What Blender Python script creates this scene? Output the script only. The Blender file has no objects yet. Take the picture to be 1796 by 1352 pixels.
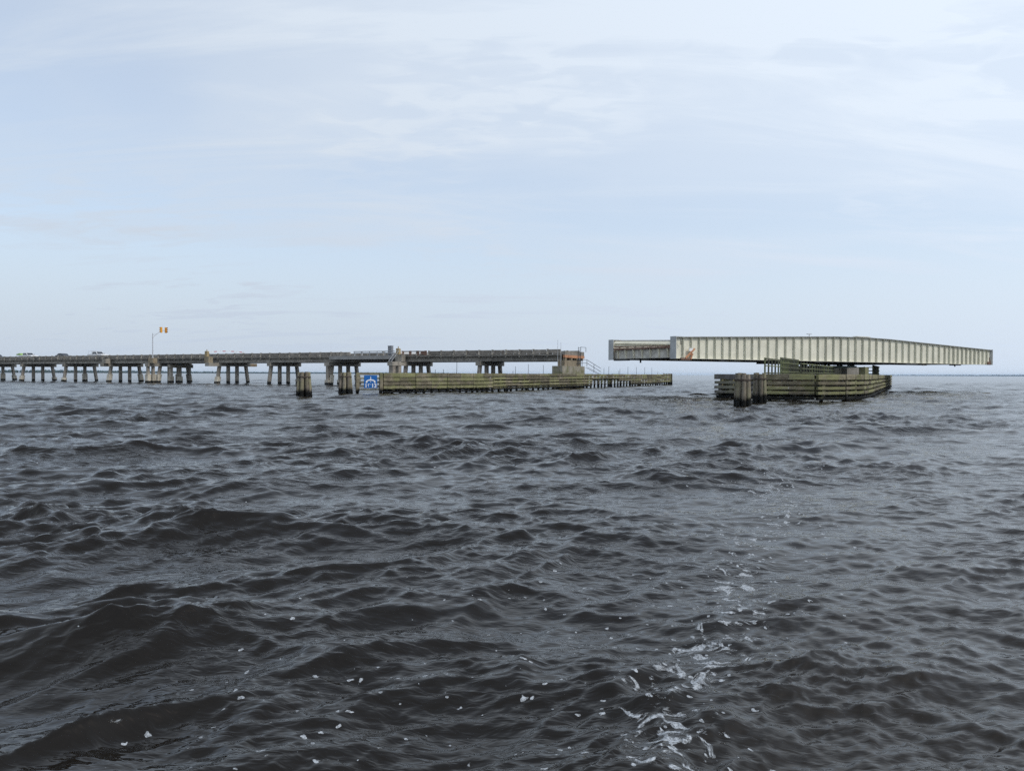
import bpy, math, random
import numpy as np
from mathutils import Vector, Matrix

random.seed(7)
sc = bpy.context.scene
COL = sc.collection
R = math.radians

# ------------------------------------------------------------------ camera
H = 2.3                 # eye height above the river, metres
FPX, CX = 1297.0, 898.0 # focal length and centre column, photograph pixels
cam_d = bpy.data.cameras.new('camera')
cam_d.sensor_width = 36.0
cam_d.lens = 36.0 * FPX / 1796.0
cam_d.clip_start = 0.1
cam_d.clip_end = 60000.0
cam = bpy.data.objects.new('camera', cam_d)
COL.objects.link(cam)
cam.matrix_world = (Matrix.Translation((0, 0, H)) @ Matrix.Rotation(R(90 - 0.875), 4, 'X')
                    @ Matrix.Rotation(0.0036, 4, 'Z'))
sc.camera = cam

# ------------------------------------------------------------------ exposure
sc.view_settings.view_transform = 'Standard'
sc.view_settings.look = 'None'
sc.view_settings.exposure = 0.08
sc.view_settings.gamma = 1.0
sc.view_settings.use_curve_mapping = False
sc.cycles.use_denoising = False
sc.cycles.denoiser = 'OPENIMAGEDENOISE'
sc.cycles.denoising_input_passes = 'RGB_ALBEDO_NORMAL'
sc.cycles.denoising_prefilter = 'ACCURATE'
sc.cycles.max_bounces = 8
sc.cycles.volume_bounces = 0

# ------------------------------------------------------------------ sun and sky
SUN_ELEV, SUN_ROT = R(44), R(122)
sun_dir = Vector((math.sin(SUN_ROT) * math.cos(SUN_ELEV), math.cos(SUN_ROT) * math.cos(SUN_ELEV), math.sin(SUN_ELEV)))
sun_d = bpy.data.lights.new('sun', 'SUN')
sun_d.energy = 1.5
sun_d.angle = R(10)
sun_d.color = (1.0, 0.95, 0.87)
sun = bpy.data.objects.new('sun', sun_d)
COL.objects.link(sun)
sun.rotation_euler = sun_dir.to_track_quat('Z', 'Y').to_euler()

world = bpy.data.worlds.new('World')
sc.world = world
world.use_nodes = True
wt = world.node_tree
WN, WL = wt.nodes, wt.links
bg = WN['Background']
bg.inputs['Strength'].default_value = 0.1


class G:
    """tiny helper to wire shader nodes"""
    def __init__(self, tree):
        self.t = tree

    def n(self, typ, **kw):
        nd = self.t.nodes.new(typ)
        for k, v in kw.items():
            if k.startswith('i_'):
                nd.inputs[k[2:].replace('_', ' ')].default_value = v
            else:
                setattr(nd, k, v)
        return nd

    def l(self, a, b):
        self.t.links.new(a, b)

    def math(self, op, a, b=None, clamp=False):
        nd = self.t.nodes.new('ShaderNodeMath')
        nd.operation = op
        nd.use_clamp = clamp
        for i, v in enumerate((a, b)):
            if v is None:
                continue
            if isinstance(v, (int, float)):
                nd.inputs[i].default_value = v
            else:
                self.l(v, nd.inputs[i])
        return nd.outputs[0]

    def ramp(self, fac, stops):
        nd = self.t.nodes.new('ShaderNodeMapRange')
        nd.interpolation_type = 'SMOOTHSTEP'
        (a, va), (b, vb) = stops
        nd.inputs['From Min'].default_value = a
        nd.inputs['From Max'].default_value = b
        nd.inputs['To Min'].default_value = va
        nd.inputs['To Max'].default_value = vb
        self.l(fac, nd.inputs['Value'])
        return nd.outputs[0]

    def mix(self, fac, a, b, blend='MIX'):
        nd = self.t.nodes.new('ShaderNodeMix')
        nd.data_type = 'RGBA'
        nd.blend_type = blend
        for i, v in ((0, fac), (6, a), (7, b)):
            if isinstance(v, (int, float)):
                nd.inputs[i].default_value = v
            elif isinstance(v, tuple):
                nd.inputs[i].default_value = v if len(v) == 4 else v + (1,)
            else:
                self.l(v, nd.inputs[i])
        return nd.outputs[2]

    def noise(self, vec, scale, detail=4.0, rough=0.55, dist=0.0):
        nd = self.t.nodes.new('ShaderNodeTexNoise')
        nd.inputs['Scale'].default_value = scale
        nd.inputs['Detail'].default_value = detail
        nd.inputs['Roughness'].default_value = rough
        nd.inputs['Distortion'].default_value = dist
        if vec is not None:
            self.l(vec, nd.inputs['Vector'])
        return nd.outputs[0]

    def mapping(self, vec, loc=(0, 0, 0), rot=(0, 0, 0), scale=(1, 1, 1)):
        nd = self.t.nodes.new('ShaderNodeMapping')
        nd.inputs['Location'].default_value = loc
        nd.inputs['Rotation'].default_value = rot
        nd.inputs['Scale'].default_value = scale
        self.l(vec, nd.inputs['Vector'])
        return nd.outputs[0]


g = G(wt)
sky = WN.new('ShaderNodeTexSky')
sky.sky_type = 'NISHITA'
sky.sun_disc = False
sky.sun_elevation = SUN_ELEV
sky.sun_rotation = SUN_ROT
sky.air_density = 1.0
sky.dust_density = 1.0
sky.ozone_density = 2.0
geo = WN.new('ShaderNodeTexCoord')
sep = WN.new('ShaderNodeSeparateXYZ')
WL.new(geo.outputs['Generated'], sep.inputs[0])
zc = g.math('ADD', g.math('MAXIMUM', sep.outputs[2], 0.0), 0.16)
comb = WN.new('ShaderNodeCombineXYZ')
WL.new(g.math('DIVIDE', sep.outputs[0], zc), comb.inputs[0])
WL.new(g.math('DIVIDE', sep.outputs[1], zc), comb.inputs[1])
P = comb.outputs[0]
# thin high cloud: broad veils, drawn-out streaks and a field of small ripples
veil = g.noise(g.mapping(P, (3.1, 1.7, 0), (0, 0, R(-24)), (0.55, 1.0, 1)), 0.75, 5, 0.5, 0.5)
streak = g.noise(g.mapping(P, (7.3, 2.2, 0), (0, 0, R(-30)), (0.5, 2.3, 1)), 1.3, 7, 0.6, 0.9)
ripple = g.noise(g.mapping(P, (0.4, 5.2, 0), (0, 0, R(35)), (1.0, 2.0, 1)), 6.5, 3, 0.5, 0.6)
where = g.noise(g.mapping(P, (5.4, 1.1, 0)), 0.9, 2, 0.5, 0.0)
m1 = g.ramp(veil, ((0.36, 0.0), (0.62, 1.0)))
m2 = g.ramp(streak, ((0.42, 0.0), (0.72, 1.0)))
m3 = g.math('MULTIPLY', g.ramp(ripple, ((0.42, 0.0), (0.66, 1.0))), g.ramp(where, ((0.46, 0.0), (0.62, 1.0))))
cover = g.math('ADD', g.math('MULTIPLY', m1, 0.24), g.math('MULTIPLY', m2, 0.28))
cover = g.math('ADD', cover, g.math('MULTIPLY', m3, 0.16))
cover = g.math('ADD', cover, 0.60, clamp=True)
# the veil is brighter towards the sun's side
vdot = WN.new('ShaderNodeVectorMath')
vdot.operation = 'DOT_PRODUCT'
WL.new(geo.outputs['Generated'], vdot.inputs[0])
vdot.inputs[1].default_value = sun_dir
glow = g.ramp(vdot.outputs['Value'], ((-0.7, 0.88), (0.6, 1.18)))
low = g.ramp(sep.outputs[2], ((0.0, 0.74), (0.34, 1.0)))
ccol = g.mix(low, (3.7, 4.75, 6.5), (6.8, 7.6, 8.6))
cmul = WN.new('ShaderNodeVectorMath')
cmul.operation = 'SCALE'
WL.new(ccol, cmul.inputs[0])
WL.new(glow, cmul.inputs['Scale'])
blue = WN.new('ShaderNodeVectorMath')
blue.operation = 'MULTIPLY'
blue.inputs[1].default_value = (1.85, 1.76, 1.68)
WL.new(sky.outputs[0], blue.inputs[0])
# the veil is thin overhead and closes up towards the horizon, where it is seen edge on
cover = g.math('MULTIPLY', cover, g.ramp(sep.outputs[2], ((0.40, 1.0), (0.95, 0.52))))
haze_low = g.ramp(sep.outputs[2], ((0.0, 0.98), (0.30, 0.4)))
cover = g.math('MAXIMUM', cover, haze_low)
WL.new(g.mix(cover, blue.outputs[0], cmul.outputs[0]), bg.inputs['Color'])

# ------------------------------------------------------------------ picture-to-place measurements
def hy(px):
    return 656.2 + 0.0036 * (px - 898.0)      # horizon row at a column

def at(px, Y):
    return (px - CX) / FPX * Y                # world X of a column at a depth

def zat(px, py, Y):
    return H + (hy(px) - py) * Y / FPX

# ------------------------------------------------------------------ materials
MATS = {}

def new_mat(name):
    m = bpy.data.materials.new(name)
    m.use_nodes = True
    MATS[name] = m
    return m, G(m.node_tree), m.node_tree.nodes['Principled BSDF']

def surf(name, base, dark=None, var=0.35, rough=0.8, scale=1.2, streak=None, spots=None, metallic=0.0,
         wet=None, rnd=0.25, green=None, bump=0.15, spec=0.3, grain=None):
    """weathered surface: blotches, run-off streaks, stain spots, tide band, per-piece tint"""
    m, g, bs = new_mat(name)
    N = g.t.nodes
    tc = N.new('ShaderNodeTexCoord')
    gp = N.new('ShaderNodeNewGeometry')
    oi = N.new('ShaderNodeObjectInfo')
    pos = gp.outputs['Position']
    if dark is None:
        dark = tuple(c * (1 - var) for c in base)
    blot = g.noise(pos, scale, 6, 0.62, 0.4)
    col = g.mix(g.ramp(blot, ((0.32, 0), (0.68, 1))), dark, base)
    if green is not None:
        gn = g.noise(pos, 0.55, 4, 0.6, 0.3)
        gm = g.math('ADD', g.math('MULTIPLY', oi.outputs['Random'], 0.22), gn)
        col = g.mix(g.ramp(gm, ((0.5, 0.0), (0.72, 0.85))), col, green)
    if grain is not None:
        gv = g.noise(g.mapping(tc.outputs['Object'], scale=grain), 1.0, 5, 0.65, 0.2)
        col = g.mix(g.ramp(gv, ((0.35, 0.55), (0.6, 0.0))), col, tuple(c * 0.35 for c in base))
    if streak is not None:
        sv = g.noise(g.mapping(pos, scale=(2.6, 2.6, 0.22)), 1.6, 5, 0.65, 0.2)
        col = g.mix(g.ramp(sv, ((0.52, 0.0), (0.74, streak[1]))), col, streak[0])
    if spots is not None:
        pv = g.noise(pos, spots[2], 5, 0.7, 0.8)
        col = g.mix(g.ramp(pv, ((spots[3], 0.0), (spots[3] + 0.09, spots[1]))), col, spots[0])
    if wet is not None:
        sp = N.new('ShaderNodeSeparateXYZ')
        g.l(pos, sp.inputs[0])
        wn = g.noise(g.mapping(pos, scale=(1, 1, 0.5)), 3.0, 4, 0.6, 0.2)
        lvl = g.math('ADD', sp.outputs[2], g.math('MULTIPLY', g.math('SUBTRACT', wn, 0.5), -wet[2]))
        wm = g.ramp(lvl, ((wet[0], 1.0), (wet[1], 0.0)))
        col = g.mix(wm, col, (0.008, 0.008, 0.007))
    hsv = N.new('ShaderNodeHueSaturation')
    g.l(col, hsv.inputs['Color'])
    g.l(g.ramp(oi.outputs['Random'], ((0, 1 - rnd), (1, 1 + rnd))), hsv.inputs['Value'])
    g.l(hsv.outputs[0], bs.inputs['Base Color'])
    bs.inputs['Roughness'].default_value = rough
    bs.inputs['Metallic'].default_value = metallic
    bs.inputs['Specular IOR Level'].default_value = spec
    if bump:
        b = N.new('ShaderNodeBump')
        b.inputs['Strength'].default_value = bump
        b.inputs['Distance'].default_value = 0.05
        g.l(g.noise(pos, 6.0, 5, 0.6), b.inputs['Height'])
        g.l(b.outputs[0], bs.inputs['Normal'])
    return m

surf('concrete_beam', (0.30, 0.275, 0.235), var=0.45, scale=0.8, streak=((0.13, 0.115, 0.095), 0.5), rnd=0.18)
surf('concrete_rail', (0.32, 0.288, 0.245), var=0.5, scale=1.4, streak=((0.14, 0.12, 0.10), 0.55), rnd=0.22,
     spots=((0.13, 0.08, 0.055), 0.5, 0.7, 0.6))
surf('concrete_cap', (0.38, 0.35, 0.295), var=0.4, scale=0.9, streak=((0.15, 0.13, 0.11), 0.5), rnd=0.15,
     spots=((0.23, 0.14, 0.075), 0.5, 0.5, 0.6))
surf('concrete_pile', (0.42, 0.375, 0.31), var=0.4, scale=1.2, streak=((0.2, 0.15, 0.11), 0.5), rnd=0.2,
     wet=(0.35, 0.65, 0.5))
surf('concrete_jacket', (0.60, 0.55, 0.45), var=0.3, scale=1.0, streak=((0.22, 0.17, 0.11), 0.45), rnd=0.2,
     wet=(0.35, 0.6, 0.4))
surf('concrete_tan', (0.33, 0.275, 0.19), var=0.4, scale=1.0, streak=((0.15, 0.10, 0.06), 0.6), rnd=0.1,
     spots=((0.38, 0.17, 0.06), 0.5, 0.8, 0.58))
surf('concrete_pier', (0.36, 0.33, 0.26), var=0.4, scale=0.8, streak=((0.10, 0.09, 0.05), 0.7), rnd=0.1,
     green=(0.17, 0.17, 0.08), wet=(0.4, 0.8, 0.5))
surf('concrete_light', (0.37, 0.36, 0.34), var=0.25, scale=0.9, streak=((0.2, 0.19, 0.17), 0.4), rnd=0.05)
surf('rust', (0.52, 0.27, 0.15), dark=(0.27, 0.12, 0.065), scale=2.2, streak=((0.62, 0.36, 0.2), 0.6), rough=0.9)
surf('rust_brown', (0.27, 0.17, 0.13), dark=(0.15, 0.085, 0.06), scale=2.0, streak=((0.42, 0.36, 0.28), 0.5), rough=0.9)
surf('girder_cream', (0.79, 0.765, 0.63), var=0.16, scale=0.45, rough=0.5, streak=((0.52, 0.48, 0.36), 0.4), rnd=0.04,
     spots=((0.36, 0.29, 0.2), 0.5, 0.9, 0.70), bump=0.04, spec=0.4)
surf('girder_grey', (0.50, 0.51, 0.50), var=0.2, scale=0.8, rough=0.55, streak=((0.30, 0.29, 0.26), 0.5), rnd=0.06, bump=0.05)
surf('stiffener_paint', (0.66, 0.65, 0.54), var=0.15, scale=0.8, rough=0.55, streak=((0.40, 0.35, 0.26), 0.5), rnd=0.08, bump=0.04)
surf('floorbeam_paint', (0.66, 0.63, 0.55), var=0.35, scale=1.0, rough=0.6, streak=((0.20, 0.12, 0.08), 0.85), rnd=0.1,
     spots=((0.10, 0.09, 0.08), 0.7, 0.45, 0.63))
surf('barrier_cream', (0.80, 0.75, 0.58), var=0.15, scale=0.8, rough=0.55, streak=((0.5, 0.4, 0.27), 0.4), rnd=0.03)
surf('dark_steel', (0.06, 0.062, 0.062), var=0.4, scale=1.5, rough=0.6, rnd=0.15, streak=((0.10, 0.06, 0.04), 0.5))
surf('green_steel', (0.10, 0.15, 0.13), var=0.3, scale=1.0, rough=0.6, streak=((0.13, 0.08, 0.05), 0.5))
surf('rail_steel', (0.10, 0.10, 0.10), var=0.3, scale=3.0, rough=0.5, metallic=0.3)
surf('galvanised', (0.47, 0.48, 0.49), var=0.2, scale=2.0, rough=0.45, metallic=0.3, bump=0.03)
TIMBER = dict(var=0.45, scale=1.6, rough=0.88, wet=(0.32, 0.80, 0.7), bump=0.3, spec=0.2)
surf('timber_olive', (0.32, 0.28, 0.195), rnd=0.32, green=(0.20, 0.205, 0.09), grain=(0.7, 9, 9), **TIMBER)
surf('timber_grey', (0.26, 0.24, 0.225), rnd=0.28, green=(0.17, 0.165, 0.11), grain=(0.7, 9, 9), **TIMBER)
surf('timber_pile', (0.27, 0.235, 0.18), rnd=0.3, green=(0.19, 0.19, 0.085), grain=(9, 9, 0.6), var=0.4, scale=2.0,
     rough=0.9, wet=(0.42, 0.92, 0.75), bump=0.3, spec=0.2)
surf('timber_dolphin', (0.28, 0.24, 0.19), rnd=0.26, green=(0.225, 0.21, 0.125), grain=(10, 10, 0.5), var=0.4, scale=2.5,
     rough=0.9, wet=(0.5, 0.95, 0.8), bump=0.3, spec=0.2)
surf('timber_rail', (0.17, 0.17, 0.12), rnd=0.25, green=(0.17, 0.19, 0.085), grain=(2, 9, 9), var=0.3, scale=1.5, rough=0.9, bump=0.2)
surf('cable', (0.13, 0.10, 0.08), var=0.3, scale=5.0, rough=0.7)
surf('paint_white', (0.78, 0.78, 0.77), var=0.06, scale=2.0, rough=0.35, bump=0, spec=0.5, rnd=0.02)
surf('paint_dark', (0.05, 0.055, 0.065), var=0.2, scale=2.0, rough=0.3, bump=0, spec=0.5, rnd=0.02)
surf('paint_lime', (0.36, 0.55, 0.18), var=0.15, scale=2.0, rough=0.5, bump=0, rnd=0.02)
surf('paint_red', (0.55, 0.06, 0.05), var=0.15, scale=2.0, rough=0.5, bump=0, rnd=0.02)
surf('signal_orange', (0.85, 0.38, 0.03), var=0.1, scale=2.0, rough=0.5, bump=0, rnd=0.02)
surf('cabinet_grey', (0.30, 0.31, 0.33), var=0.2, scale=2.0, rough=0.5, bump=0.03)
surf('gate_yellow', (0.40, 0.31, 0.17), var=0.3, scale=2.0, rough=0.6, rnd=0.05)
surf('rubber', (0.02, 0.02, 0.02), var=0.2, scale=3.0, rough=0.85, bump=0)
surf('glass_dark', (0.02, 0.025, 0.03), var=0.1, scale=1.0, rough=0.08, bump=0, spec=0.6)
surf('sign_blue', (0.012, 0.13, 0.42), var=0.08, scale=2.0, rough=0.4, bump=0, rnd=0.0)
surf('sign_white', (0.8, 0.82, 0.84), var=0.05, scale=3.0, rough=0.4, bump=0, rnd=0.0)
surf('forest', (0.04, 0.06, 0.04), var=0.5, scale=0.05, rough=0.95, bump=0)
surf('shore_sand', (0.20, 0.18, 0.13), var=0.4, scale=0.02, rough=0.95, bump=0)
surf('asphalt', (0.06, 0.06, 0.06), var=0.3, scale=1.0, rough=0.9)

# ------------------------------------------------------------------ mesh helpers
class MB:
    def __init__(self):
        self.v, self.f = [], []

    def add(self, vs, fs):
        o = len(self.v)
        self.v += [tuple(p) for p in vs]
        self.f += [tuple(i + o for i in q) for q in fs]
        return self

    def box(self, x0, x1, y0, y1, z0, z1):
        return self.add([(x0, y0, z0), (x1, y0, z0), (x1, y1, z0), (x0, y1, z0), (x0, y0, z1), (x1, y0, z1), (x1, y1, z1), (x0, y1, z1)],
                        [(0, 3, 2, 1), (4, 5, 6, 7), (0, 1, 5, 4), (1, 2, 6, 5), (2, 3, 7, 6), (3, 0, 4, 7)])

    def prism(self, prof, a, b, axis='x'):
        """closed profile extruded from a to b; profile order is (y,z) for x, (x,z) for y, (x,y) for z"""
        def pt(p, t):
            return {'x': (t, p[0], p[1]), 'y': (p[0], t, p[1]), 'z': (p[0], p[1], t)}[axis]
        n = len(prof)
        vs = [pt(p, a) for p in prof] + [pt(p, b) for p in prof]
        fs = [tuple(range(n - 1, -1, -1)), tuple(range(n, 2 * n))] + [(i, (i + 1) % n, n + (i + 1) % n, n + i) for i in range(n)]
        return self.add(vs, fs)

    def tube(self, p0, p1, r0, r1=None, n=8, caps=True, rot=0.0):
        p0, p1 = Vector(p0), Vector(p1)
        r1 = r0 if r1 is None else r1
        d = (p1 - p0).normalized()
        u = d.orthogonal().normalized() if abs(d.z) < 0.9 else Vector((1, 0, 0)) - d * d.x
        u.normalize()
        w = d.cross(u)
        vs = []
        for p, r in ((p0, r0), (p1, r1)):
            for i in range(n):
                a = 2 * math.pi * i / n + rot
                vs.append(p + (u * math.cos(a) + w * math.sin(a)) * r)
        fs = [(i, (i + 1) % n, n + (i + 1) % n, n + i) for i in range(n)]
        if caps:
            fs += [tuple(range(n - 1, -1, -1)), tuple(range(n, 2 * n))]
        return self.add(vs, fs)

    def chain(self, pts, r, n=6):
        for a, b in zip(pts[:-1], pts[1:]):
            self.tube(a, b, r, n=n)
        return self

    def bar(self, p0, p1, w, h):
        """square bar between two points"""
        p0, p1 = Vector(p0), Vector(p1)
        d = (p1 - p0).normalized()
        s = d.cross(Vector((0, 0, 1)))
        s = Vector((1, 0, 0)) if s.length < 1e-4 else s.normalized()
        u = s.cross(d)
        vs = []
        for p in (p0, p1):
            for a, b in ((-1, -1), (1, -1), (1, 1), (-1, 1)):
                vs.append(p + s * a * w / 2 + u * b * h / 2)
        return self.add(vs, [(3, 2, 1, 0), (4, 5, 6, 7), (0, 1, 5, 4), (1, 2, 6, 5), (2, 3, 7, 6), (3, 0, 4, 7)])

    def mesh(self, name, mat, smooth=False):
        me = bpy.data.meshes.new(name)
        me.from_pydata(self.v, [], self.f)
        me.materials.append(MATS[mat])
        import bmesh
        bm = bmesh.new()
        bm.from_mesh(me)
        bmesh.ops.recalc_face_normals(bm, faces=bm.faces)
        bm.to_mesh(me)
        bm.free()
        if smooth:
            for p in me.polygons:
                p.use_smooth = True
        return me

    def build(self, name, mat, parent=None, loc=(0, 0, 0), rot=(0, 0, 0), smooth=False):
        return put(name, self.mesh(name, mat, smooth), parent, loc, rot)


def put(name, me, parent=None, loc=(0, 0, 0), rot=(0, 0, 0), scale=(1, 1, 1)):
    o = bpy.data.objects.new(name, me)
    COL.objects.link(o)
    o.parent = parent
    o.location = loc
    o.rotation_euler = rot
    o.scale = scale
    return o

def thing(name, label, cat, loc=(0, 0, 0), rz=0.0, group=None):
    o = bpy.data.objects.new(name, None)
    COL.objects.link(o)
    o.location = loc
    o.rotation_euler = (0, 0, rz)
    o['label'] = label
    o['category'] = cat
    if group:
        o['group'] = group
    return o

CACHE = {}

def block(lx, ly, lz, mat, ch=0.02):
    """box centred on the origin with chamfered long edges (along x); cached so alike pieces share their mesh"""
    key = (round(lx, 2), round(ly, 2), round(lz, 2), mat, ch)
    if key not in CACHE:
        y, z = ly / 2, lz / 2
        prof = [(-y + ch, -z), (y - ch, -z), (y, -z + ch), (y, z - ch), (y - ch, z), (-y + ch, z), (-y, z - ch), (-y, -z + ch)]
        CACHE[key] = MB().prism(prof, -lx / 2, lx / 2, 'x').mesh('block', mat)
    return CACHE[key]

def post_mesh(r, h, mat, n=10, taper=0.9):
    key = ('post', round(r, 2), round(h, 2), mat, n, taper)
    if key not in CACHE:
        CACHE[key] = MB().tube((0, 0, 0), (0, 0, h), r, r * taper, n).mesh('post', mat, False)
    return CACHE[key]

# ------------------------------------------------------------------ river
def make_water():
    rng = np.random.default_rng(11)
    # a fan of ever larger cells around the boat, world-space waves on it
    th = np.linspace(R(-50), R(50), 820)
    r = [2.0]
    while r[-1] < 420:
        r.append(r[-1] * 1.0042 + 0.001)
    r = np.array(r)
    nr, nt = len(r), len(th)
    RR, TT = np.meshgrid(r, th, indexing='ij')
    X0 = (RR * np.sin(TT)).astype(np.float32)
    Y0 = (RR * np.cos(TT) - 1.0).astype(np.float32)
    # turbulent wake to the right of this line
    lineY = np.array([0, 4.3, 8.7, 15.4, 29, 60, 120])
    lineX = np.array([0.4, 1.35, 3.3, 6.6, 17, 52, 130])
    bx = np.interp(Y0, lineY, lineX)
    wide = 0.5 + 0.10 * Y0
    wake = 1 / (1 + np.exp(-(X0 - bx) / wide * 3.0))
    wake *= np.clip((70 - Y0) / 40, 0, 1)
    Z = np.zeros_like(X0)
    DX = np.zeros_like(X0)
    DY = np.zeros_like(X0)
    lost = np.zeros(nr)
    sp_r = r * 0.0034 + 0.002
    lam_p = 4.6
    kp = 2 * math.pi / lam_p
    n = 150
    lams = np.exp(np.linspace(math.log(0.05), math.log(9.5), n))
    dl = math.log(9.5 / 0.05) / n
    # gusty patches: groups of steeper waves
    gr = [1 + 0.5 * np.sin(X0 * 0.23 + Y0 * 0.13 + p * 3) * np.sin(Y0 * 0.19 - X0 * 0.07 + p * 2) for p in (0.4, 1.7, 3.1, 4.4)]
    for i_, lam in enumerate(lams):
        lam *= math.exp(rng.normal(0, 0.02))
        k = 2 * math.pi / lam
        S = 0.0105 * math.exp(-1.25 * (kp / k) ** 2) * (1 + 2.6 * math.exp(-((math.log(k / kp)) / 0.38) ** 2))
        S *= 0.22 if lam < 0.9 else 0.40 if lam < 1.8 else 0.56
        amp = math.sqrt(2 * S * dl) / k
        spread = 0.50 + 0.30 * min(1, max(0, math.log(lam_p / lam) / 2.5))
        a = R(-74) + rng.normal(0, spread)
        dx, dy = math.cos(a), math.sin(a)
        ph = rng.uniform(0, 2 * math.pi)
        w = np.clip((lam / sp_r - 2.4) / 2.6, 0, 1)
        lost += (amp * k) ** 2 / 2 * (1 - w ** 2)
        e = int(np.count_nonzero(w > 0))
        if e == 0:
            continue
        xs, ys, wk = X0[:e], Y0[:e], wake[:e]
        if lam > 1.6:
            m = 1 - 0.55 * wk
        elif lam < 0.7:
            m = 1 + 0.75 * wk
        else:
            m = 1.0
        ph_f = (k * dx) * xs + (k * dy) * ys + ph
        q = 1.25 if lam > 0.5 else 0.7
        aw = (amp * w[:e])[:, None] * m * gr[i_ % 4][:e]
        Z[:e] += aw * np.cos(ph_f)
        s = aw * q * np.sin(ph_f)
        DX[:e] -= dx * s
        DY[:e] -= dy * s
    # sharp-crested chop: octaves of cusped, warped wavelets
    def vnoise(x, y):
        xi, yi = np.floor(x), np.floor(y)
        fx, fy = x - xi, y - yi
        fx = fx * fx * (3 - 2 * fx)
        fy = fy * fy * (3 - 2 * fy)
        ix, iy = xi.astype(np.int32), yi.astype(np.int32)
        def h(a, b):
            v = (a * 374761393 + b * 668265263) & 0x7fffffff
            v = ((v ^ (v >> 13)) * 1274126177) & 0x7fffffff
            return ((v ^ (v >> 16)) & 0xffff).astype(np.float32) / 65535.0
        ix, iy = ix.astype(np.int64), iy.astype(np.int64)
        a, b = h(ix, iy), h(ix + 1, iy)
        c, d = h(ix, iy + 1), h(ix + 1, iy + 1)
        return (a + (b - a) * fx + (c - a) * fy + (a - b - c + d) * fx * fy) * 2 - 1

    def octave(u, v, choppy):
        nz = vnoise(u, v)
        u, v = u + nz, v + nz
        wu, wv_ = 1 - np.abs(np.sin(u)), 1 - np.abs(np.sin(v))
        su, sv = np.abs(np.cos(u)), np.abs(np.cos(v))
        wu = wu + (su - wu) * wu
        wv_ = wv_ + (sv - wv_) * wv_
        return np.power(np.clip(1 - np.power(np.clip(wu * wv_, 0, 1), 0.65), 0, 1), choppy)

    wa = R(-74)
    for i_, (gap, rel, rot_) in enumerate(((2.6, 0.018, 0.1), (1.5, 0.026, 0.35), (0.85, 0.030, -0.35), (0.48, 0.031, 0.2), (0.27, 0.031, -0.25), (0.155, 0.030, 0.45), (0.09, 0.026, -0.1))):
        w = np.clip((gap / sp_r - 3.0) / 3.0, 0, 1)
        lost += (rel * 1.8) ** 2 * (1 - w ** 2)
        e = int(np.count_nonzero(w > 0))
        if e == 0:
            continue
        xs, ys = X0[:e], Y0[:e]
        ca_, sa_ = math.cos(wa + rot_), math.sin(wa + rot_)
        k = math.pi / gap
        u0 = (xs * ca_ + ys * sa_) * k
        v0 = (-xs * sa_ + ys * ca_) * k * 0.48
        # 45 degree turn makes the cells diamond shaped, crests run across the wind
        u1, v1 = (u0 + v0) * 0.7071 + i_ * 13.7, (u0 - v0) * 0.7071 + i_ * 7.3
        hgt_ = octave(u1, v1, 4.6 - 0.3 * i_) + octave(u1 * 0.83 + 31.1, v1 * 0.83 - 17.9, 4.6 - 0.3 * i_)
        patchy = np.clip(0.72 + 1.0 * vnoise(xs * (0.16 / gap) + i_ * 5, ys * (0.22 / gap)), 0.12, 1.8)
        m = (1 - 0.6 * wake[:e]) if gap > 0.7 else (1 + 0.35 * wake[:e])
        Z[:e] += (gap * rel * w[:e])[:, None] * m * patchy * (hgt_ - 0.22)
    # small chop across the wind in the wake
    for lam in np.exp(np.linspace(math.log(0.12), math.log(0.8), 34)):
        k = 2 * math.pi / lam
        amp = 0.022 / k
        a = rng.uniform(R(-155), R(-80))
        ph = rng.uniform(0, 2 * math.pi)
        w = np.clip((lam / sp_r - 2.4) / 2.6, 0, 1)
        e = int(np.count_nonzero(w > 0))
        f = k * (math.cos(a) * X0[:e] + math.sin(a) * Y0[:e]) + ph
        Z[:e] += amp * w[:e, None] * wake[:e] * np.cos(f)
    lost = np.repeat(lost[:, None], nt, 1)
    # one lifting crest close by on the left that is about to spill
    cx, cy, ca = -2.55, 4.75, R(40)
    u = (X0 - cx) * math.cos(ca) + (Y0 - cy) * math.sin(ca)
    v = -(X0 - cx) * math.sin(ca) + (Y0 - cy) * math.cos(ca)
    ridge = np.exp(-(u / 0.75) ** 2) * np.exp(-np.abs(v + 0.25 * u * u) / 0.16)
    Z += 0.13 * ridge
    Z = Z + 1.5 * (Z * Z - 0.012)
    fade = np.clip((400 - RR) / 120, 0, 1)
    X = X0 + DX * fade
    Y = Y0 + DY * fade
    Z = Z * fade
    # foam density: along the wake's edge and thinly scattered to its left
    pathY = np.array([2.5, 4.3, 5.5, 6.1, 7.6, 8.6, 12.8, 16.7, 24])
    pathX = np.array([0.75, 0.95, 1.12, 1.62, 2.35, 2.55, 4.75, 5.9, 10.5])
    px_ = np.interp(Y0, pathY, pathX)
    wd = 0.30 + 0.055 * Y0
    core = np.exp(-((X0 - px_) / wd) ** 2) * np.clip((24 - Y0) / 8, 0, 1)
    side = np.exp(-((X0 - (px_ - 1.6)) / (1.3 + 0.08 * Y0)) ** 2) * np.clip((9 - Y0) / 4, 0, 1)
    crest = np.exp(-((X0 + 0.45 * 0 + 3.4) / 1.1) ** 2 - ((Y0 - 13.0) / 0.9) ** 2)
    spill = np.exp(-(u / 0.55) ** 2) * np.exp(-((v + 0.03) / 0.14) ** 2)
    foam = np.clip(0.6 * spill + core * np.where(Y0 < 6.6, 1.0, 0.85), 0, 1)
    fleck = np.clip(0.75 * side + 0.9 * core + 0.3 * crest + 0.008, 0, 1)
    spill = np.clip(spill, 0, 1)
    far_r = np.sqrt(np.clip(lost * 1.0, 0, 0.05))
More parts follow.
